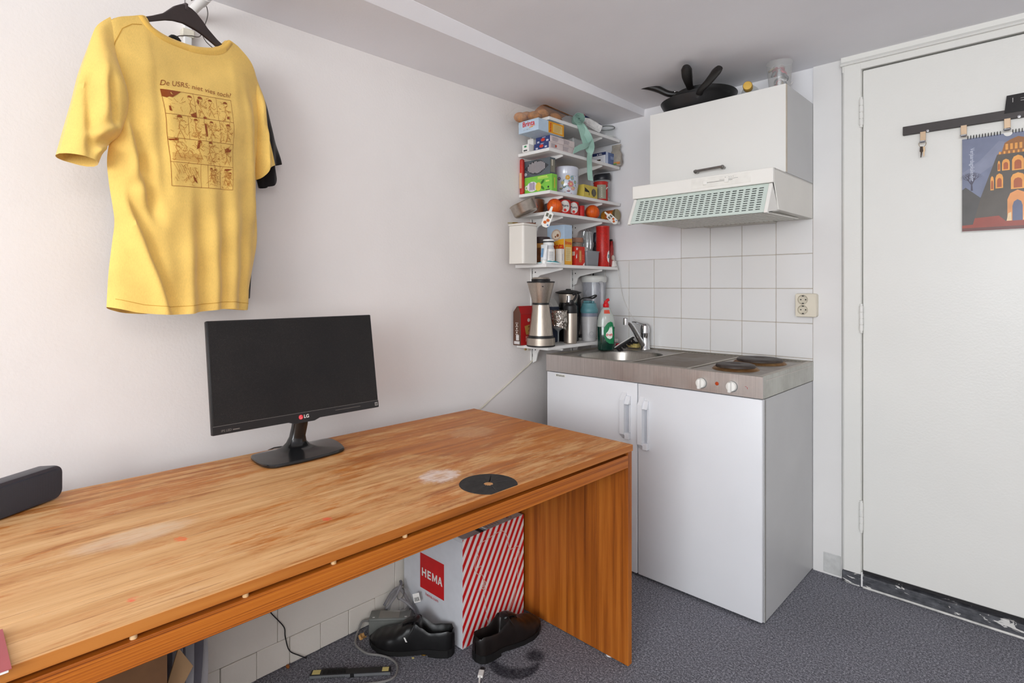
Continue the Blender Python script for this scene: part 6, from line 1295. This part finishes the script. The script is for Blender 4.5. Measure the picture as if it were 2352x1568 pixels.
RIG = [(.229, 1.846), (.243, 1.795), (.238, 1.722), (.228, 1.638), (.219, 1.555), (.223, 1.504), (.222, 1.45), (.225, 1.351), (.213, 1.278), (.197, 1.199), (.186, 1.131)]
sh = thing('yellow_shirt', 'yellow t-shirt with a brown comic print on its back, on the black hanger', 't-shirt', (.075, -2.16, 1.13))
rows = coons(TOP, HEM, LEF, RIG, 72, 120)
def bulge(u, v): return (.011+.046*sstep(0, .35, v)+.006*v)*max(0, 1-abs(2*u-1)**2.4)**.55
def ffront(s, z, u, v):
    e = sstep(0, .06, u)*sstep(1, .94, u); hem = -.0022*gs(z, 1.131+.02+.02*(abs(u-.3) < 0), .0016)
    return sw(s, z, bulge(u, v)+e*folds(s, z)*sstep(0, .12, v)+.002*e)
front = sheet(rows, ffront, True)
TOPB = [(-.205, 1.822), (-.188, 1.841), (-.155, 1.858), (-.125, 1.871), (-.110, 1.83), (-.085, 1.80), (-.04, 1.782), (.012, 1.780), (.066, 1.80), (.101, 1.84), (.120, 1.906), (.142, 1.905), (.161, 1.901), (.200, 1.879), (.229, 1.846)]
rowsb = coons(TOPB, HEM, LEF, RIG, 50, 70)
back = sheet(rowsb, lambda s, z, u, v: sw(s, z, -bulge(u, v)*.75-.002*sstep(0, .06, u)*sstep(1, .94, u)+sstep(0, .06, u)*sstep(1, .94, u)*.5*folds(-s, z)*sstep(0, .12, v)))
bodyg = front+back
part('body', bodyg, M_yellow, sh, sharp=75)
bvh = BVHTree.FromPolygons([Vector(p) for p in front.v], front.f)
def onshirt(s, z, off=.0012):
    h = bvh.ray_cast(Vector(sw(s, z, .4)), -PN); return tuple((h[0] if h[0] else Vector(sw(s, z, .06)))+PN*off)
def sleeve(nm, top, bot, lef, rig, fd, th=.034):
    r_ = coons(top, bot, lef, rig, 22, 36)
    f = lambda sg: (lambda s, z, u, v: sw(s, z, sg*((.006+th*sstep(0, .35, v))*max(0, 1-abs(2*u-1)**2.2)**.55+.0)+sstep(0, .08, u)*sstep(1, .92, u)*fd(s, z, u, v)*(1 if sg > 0 else .4)))
    return part(nm, sheet(r_, f(1), True)+sheet(r_, f(-1)), M_yellow, sh, sharp=75)
def fdl(s, z, u, v):
    return crease(s, z, (-.255, 1.70), (-.268, 1.50), .009, -.014)+crease(s, z, (-.235, 1.72), (-.240, 1.58), .010, .010)+crease(s, z, (-.268, 1.54), (-.200, 1.575), .009, .014)+crease(s, z, (-.262, 1.52), (-.205, 1.545), .008, -.014)+crease(s, z, (-.225, 1.68), (-.212, 1.56), .008, -.010)+crease(s, z, (-.255, 1.505), (-.222, 1.520), .006, .010)
sleeve('sleeve', [(-.200, 1.838), (-.192, 1.80), (-.175, 1.72)], [(-.308, 1.492), (-.287, 1.489), (-.260, 1.485), (-.236, 1.477)],
       [(-.200, 1.838), (-.232, 1.801), (-.247, 1.747), (-.261, 1.697), (-.284, 1.597), (-.308, 1.492)], [(-.175, 1.72), (-.165, 1.63), (-.180, 1.565), (-.204, 1.535), (-.222, 1.512), (-.236, 1.477)], fdl, .040)
def fdr(s, z, u, v): return crease(s, z, (.25, 1.76), (.268, 1.58), .007, -.010)+crease(s, z, (.24, 1.68), (.245, 1.56), .006, .008)
sleeve('sleeve', [(.215, 1.80), (.222, 1.838), (.231, 1.842)], [(.230, 1.527), (.244, 1.548), (.252, 1.566), (.272, 1.576), (.293, 1.586)],
       [(.215, 1.80), (.213, 1.70), (.216, 1.60), (.222, 1.555), (.230, 1.527)], [(.231, 1.842), (.250, 1.788), (.264, 1.700), (.280, 1.637), (.293, 1.586)], fdr, .030)
# ribbed collar following the neckline
NK = resamp([(-.127, 1.8715), (-.113, 1.860), (-.103, 1.8525), (-.074, 1.8455), (-.038, 1.8445), (.012, 1.8495), (.066, 1.8665), (.101, 1.8885), (.121, 1.9095)], 60)
NE = resamp([(-.140, 1.864), (-.124, 1.846), (-.110, 1.838), (-.078, 1.828), (-.038, 1.8265), (.015, 1.831), (.072, 1.847), (.108, 1.868), (.134, 1.902)], 60)
CV = []
for a, b in zip(NK, NE):
    A_, B_, M2 = Vector(onshirt(a.x, a.y-.0015, .0012)), Vector(onshirt(b.x, b.y, .0008)), Vector(onshirt((a.x+b.x)/2, (a.y+b.y)/2-.0005, .0030)); A0 = Vector(sw(a.x, a.y+.0005, -.004))
    CV += [tuple(A0), tuple(A_), tuple(M2), tuple(B_), tuple(B_-PN*.004)]
part('collar', G(CV, [(i*5+k, i*5+k+1, i*5+k+6, i*5+k+5) for i in range(59) for k in range(4)]), M_yellow2, sh, sharp=80)
def strip3(pts, w, off=.0014, n=0):
    """a flat printed stroke lying on the cloth; pts in shirt coordinates"""
    V_ = []; F_ = []
    P_ = []
    for a, b in zip(pts, pts[1:]):
        k = max(1, int(math.dist(a, b)/.006)); P_ += [(a[0]+(b[0]-a[0])*q/k, a[1]+(b[1]-a[1])*q/k) for q in range(k)]
    P_.append(pts[-1])
    for i, p in enumerate(P_):
        a, b = P_[max(i-1, 0)], P_[min(i+1, len(P_)-1)]; dx, dy = b[0]-a[0], b[1]-a[1]; L_ = math.hypot(dx, dy) or 1
        V_ += [onshirt(p[0]-dy/L_*w/2, p[1]+dx/L_*w/2, off), onshirt(p[0]+dy/L_*w/2, p[1]-dx/L_*w/2, off)]
    return G(V_, [(2*i, 2*i+1, 2*i+3, 2*i+2) for i in range(len(P_)-1)])
# seams
part('seam', strip3([(-.132, 1.846), (-.155, 1.838), (-.178, 1.818), (-.194, 1.780), (-.203, 1.735)], .0014, .0010)+strip3([(-.2, 1.172), (-.15, 1.157), (-.09, 1.150), (-.01, 1.154), (.05, 1.159), (.10, 1.159), (.178, 1.151)], .0012, .0010), C(196, 146, 52, .9), sh)
# the printed comic page: four rows of frames with loosely sketched scenes
c00, c10, c11, c01 = (-.102, 1.694), (.101, 1.725), (.090, 1.470), (-.086, 1.454)
def pq(a, b):
    return tuple((c00[k]*(1-a)+c10[k]*a)*(1-b)+(c01[k]*(1-a)+c11[k]*a)*b for k in (0, 1))
pgp = part('printed_frame', sum((strip3([pq(a/6, b) for a in range(7)], .0009) for b in (0, .255, .50, .752, 1)), G())+strip3([pq(0, b/6) for b in range(7)], .0009)+strip3([pq(1, b/6) for b in range(7)], .0009)
     + sum((strip3([pq(a, b0+(b1-b0)*q/3) for q in range(4)], .0008) for a, b0, b1 in ((.42, 0, .255), (.76, 0, .255), (.29, .255, .50), (.53, .255, .50), (.77, .255, .50), (.45, .752, 1), (.56, .752, 1), (.78, .752, 1))), G()), M_print, sh)
def patch(pts, off=.0013):
    """filled printed area given by page coordinates, cut fine so that it follows the folds"""
    bm = bmesh.new(); bm.faces.new([bm.verts.new((x, y, 0)) for x, y in pts]); bmesh.ops.triangulate(bm, faces=bm.faces[:])
    for _ in range(2): bmesh.ops.subdivide_edges(bm, edges=[e for e in bm.edges if e.calc_length() > .06], cuts=1); bmesh.ops.triangulate(bm, faces=bm.faces[:])
    g_ = frombm(bm); return g_.map(lambda x, y, z: onshirt(*pq(x, y), off))
part('printed_night_sky', patch([(0, 0), (.255, 0), (.12, .075), (.08, .070), (.05, .085), (0, .075)]), M_print, sh)
part('printed_moon', patch([(.115, .018), (.105, .030), (.115, .043), (.138, .045), (.122, .036), (.120, .026)], .0019), M_tan, sh)
rs = random.Random(21)
ink = G(); dark = G()
def sk(p0, n_, st_, w=.0009):
    global ink
    a = rs.uniform(0, 6.28); p = p0; pts = [p0]
    for _ in range(n_): a += rs.uniform(-.9, .9); p = (min(.98, max(.02, p[0]+st_*math.cos(a))), min(.985, max(.015, p[1]+st_*.8*math.sin(a)))); pts.append(p)
    ink = ink+strip3([pq(*q) for q in pts], w)
def figure(a, b, k):
    """a sketched generic figure: head, back, arm, legs"""
    global ink, dark
    r = .032*k
    ink = ink+strip3([pq(a+r*math.cos(t), b+r*.85*math.sin(t)) for t in [2*PI*i/9 for i in range(10)]], .0009)
    dark = dark+patch([(a+r*1.1*math.cos(t), b-r*.25+r*.75*math.sin(t)) for t in [PI+PI*i/6 for i in range(7)]])
    ink = ink+strip3([pq(a, b+r), pq(a-.02*k, b+.08*k), pq(a+.01*k, b+.13*k), pq(a+.05*k, b+.19*k)], .0012)+strip3([pq(a, b+.06*k), pq(a+.06*k, b+.09*k), pq(a+.08*k, b+.07*k)], .0010)+strip3([pq(a-.01*k, b+.12*k), pq(a-.05*k, b+.19*k)], .0010)
for a, b, k in ((.36, .055, .95), (.51, .05, 1.05), (.66, .06, .9), (.90, .06, 1.0), (.17, .29, 1.1), (.40, .30, .9), (.64, .30, .85), (.90, .31, .9), (.10, .53, .9), (.43, .53, .9), (.60, .53, .95), (.90, .57, .85), (.62, .80, .7), (.69, .81, .7), (.88, .80, .8), (.95, .83, .7)): figure(a, b, k)
for (a0, a1, b0, b1, n_) in ((.05, .40, .08, .24, 4), (.44, .74, .03, .24, 10), (.78, .98, .03, .24, 7), (.03, .28, .28, .48, 5), (.31, .52, .28, .49, 14), (.55, .76, .28, .49, 14), (.79, .98, .28, .49, 14), (.03, .45, .53, .74, 18), (.46, .76, .53, .74, 16), (.78, .98, .53, .74, 12), (.03, .43, .78, .98, 14), (.57, .77, .80, .98, 16), (.79, .98, .78, .98, 14)):
    for _ in range(int(n_*1.7)): sk((rs.uniform(a0, a1), rs.uniform(b0, b1)), 5, .014, .0008)
    for _ in range(n_):
        qa, qb = rs.uniform(a0, a1-.05), rs.uniform(b0, b1-.03); ink = ink+strip3([pq(qa, qb), pq(qa+rs.uniform(.02, .05), qb+rs.uniform(-.006, .02))], .0006, .0014+1e-6*len(ink.f))
for i in range(9): ink = ink+strip3([pq(.03+.04*i, .76+.005*i), pq(.10+.042*i, .86+.006*i)], .0006)
for i in range(14): ink = ink+strip3([pq(.03, .66+.006*i), pq(.22, .655+.006*i), pq(.46, .665+.006*i)], .0006) if i % 2 == 0 else ink
part('printed_lines', ink, M_print2, sh)
for pts in ([(.33, .235), (.42, .20), (.42, .262), (.36, .258)], [(.05, .17), (.07, .17), (.08, .225), (.05, .22)], [(.0, .515), (.14, .505), (.12, .525), (.02, .53)], [(.85, .56), (.97, .56), (.95, .585), (.86, .60)], [(.33, .875), (.37, .91), (.40, .96), (.34, .93)], [(.87, .775), (.99, .772), (.93, .79), (.88, .80)], [(.46, .055), (.49, .06), (.48, .11), (.46, .10)], [(.53, .31), (.56, .31), (.56, .45), (.54, .45)], [(.52, .24), (.56, .23), (.58, .255), (.53, .26)], [(.90, .20), (.94, .19), (.94, .22), (.90, .225)], [(.40, .53), (.44, .52), (.42, .58), (.38, .60)]): dark = dark+patch(pts)
part('printed_shading', dark, M_print, sh)
tx = text('De USRS; niet vies toch?', .0195, -.006, 0, .205).map(lambda x, y, z: (x+y*.5, y, z)); th_ = math.atan2(.031, .197)
def onpage(x, y, z): return onshirt(.001+x*math.cos(th_)-y*math.sin(th_), 1.7265+x*math.sin(th_)+y*math.cos(th_)+.004*math.sin((x+.1)*24), .0016)
part('lettering', tx.map(onpage), M_print, sh)

hg_ = thing('coat_hanger', 'dark brown-black plastic hanger carrying the yellow shirt', 'hanger', (.075, -2.16, 1.9))
hp_ = [(-.190, 1.822), (-.150, 1.853), (-.131, 1.866), (-.100, 1.884), (-.068, 1.905), (-.038, 1.937), (-.020, 1.950), (-.007, 1.953), (.010, 1.951), (.025, 1.945), (.045, 1.931), (.059, 1.918), (.090, 1.899), (.125, 1.884), (.190, 1.862), (.193, 1.850), (.125, 1.868), (.073, 1.886), (.045, 1.895), (.025, 1.899), (-.013, 1.902), (-.040, 1.897), (-.062, 1.889), (-.114, 1.862), (-.150, 1.842), (-.188, 1.808)]
part('arm', prism(hp_, 'z', -.0055, .0055, .0018).map(lambda s, z, n: sw(s, z, n)), mat((56, 47, 46), .45, var=.06), hg_)
part('hook_socket', prism([(-.011, 1.940), (-.003, 1.940), (-.003, 1.957), (-.011, 1.957)], 'z', -.008, .008, .001).map(lambda s, z, n: sw(s, z, n)), mat((70, 60, 60), .4), hg_)
part('hook', tube([sw(-.007, 1.945), sw(-.007, 1.985), sw(-.002, 2.018, -.005), sw(.030, 2.044, -.02), sw(.058, 2.042, -.02), sw(.072, 2.024, -.02), sw(.066, 2.012, -.02)], .0021, 8, 5), M_chrome, hg_)

# black shirt hanging behind, flat to the wall
def bw_(y, z, n=0): return (-.075+n, y, z)
bk_ = thing('black_shirt', 'black t-shirt hanging behind the yellow one, only its right sleeve and hem edge showing', 't-shirt', (-.075, -2.1, 1.16))
TB = [(-2.30, 1.80), (-2.25, 1.83), (-2.17, 1.875), (-2.155, 1.905), (-2.12, 1.885), (-2.08, 1.88), (-2.04, 1.888), (-2.01, 1.905), (-1.985, 1.895), (-1.95, 1.878), (-1.918, 1.855)]
HB = [(-2.29, 1.155), (-2.2, 1.150), (-2.1, 1.150), (-2.0, 1.153), (-1.936, 1.165)]
LB = [(-2.30, 1.80), (-2.29, 1.6), (-2.28, 1.4), (-2.29, 1.155)]; RB = [(-1.918, 1.855), (-1.905, 1.72), (-1.92, 1.56), (-1.934, 1.446), (-1.930, 1.281), (-1.936, 1.165)]
rk = coons(TB, HB, LB, RB, 30, 50)
bb_ = lambda sg: (lambda y, z, u, v: bw_(y, z, sg*((.006+.022*sstep(0, .3, v))*max(0, 1-abs(2*u-1)**2.4)**.55+.001)+.004*math.sin(y*60)*v))
part('body', sheet(rk, bb_(1), True)+sheet(rk, bb_(-1)), M_blackcloth, bk_, sharp=75)
rk = coons([(-1.935, 1.78), (-1.925, 1.83), (-1.915, 1.857)], [(-1.912, 1.520), (-1.895, 1.519), (-1.871, 1.524), (-1.860, 1.545), (-1.866, 1.588), (-1.834, 1.601)], [(-1.935, 1.78), (-1.935, 1.68), (-1.930, 1.60), (-1.912, 1.520)], [(-1.915, 1.857), (-1.902, 1.830), (-1.885, 1.786), (-1.867, 1.719), (-1.834, 1.601)], 22, 30)
bs_ = lambda sg: (lambda y, z, u, v: bw_(y, z, sg*((.005+.024*sstep(0, .35, v))*max(0, 1-abs(2*u-1)**2.2)**.55+.001)+.006*math.sin(y*170)*sstep(.5, 1, v)))
part('sleeve', sheet(rk, bs_(1), True)+sheet(rk, bs_(-1)), M_blackcloth, bk_, sharp=75)
wh_ = thing('wire_hanger', 'thin grey wire hanger behind the black plastic one', 'hanger', (-.06, -2.1, 1.95))
M_wire = mat((120, 116, 112), .35, .8)
part('wire', tube([(-.06, -2.110, 2.034), (-.06, -2.100, 2.041), (-.06, -2.085, 2.041), (-.06, -2.070, 2.034), (-.06, -2.065, 2.018), (-.06, -2.066, 2.0), (-.06, -2.073, 1.975), (-.06, -2.082, 1.947), (-.06, -2.087, 1.937), (-.06, -2.096, 1.933), (-.06, -2.109, 1.932), (-.06, -2.132, 1.925), (-.06, -2.151, 1.915), (-.07, -2.20, 1.875)], .0014, 6, 4), M_wire, wh_)
part('shoulder_wire', tube([(-.06, -2.078, 1.955), (-.06, -2.077, 1.940), (-.06, -2.072, 1.931), (-.065, -2.058, 1.922), (-.07, -2.0, 1.89)], .0014, 6, 4), M_wire, wh_); part('black_loop', tube([(-.058, -2.172, 1.900), (-.058, -2.160, 1.913), (-.058, -2.148, 1.912), (-.058, -2.138, 1.905)], [.004, .006, .006, .003], 8, 3), M_black, wh_)
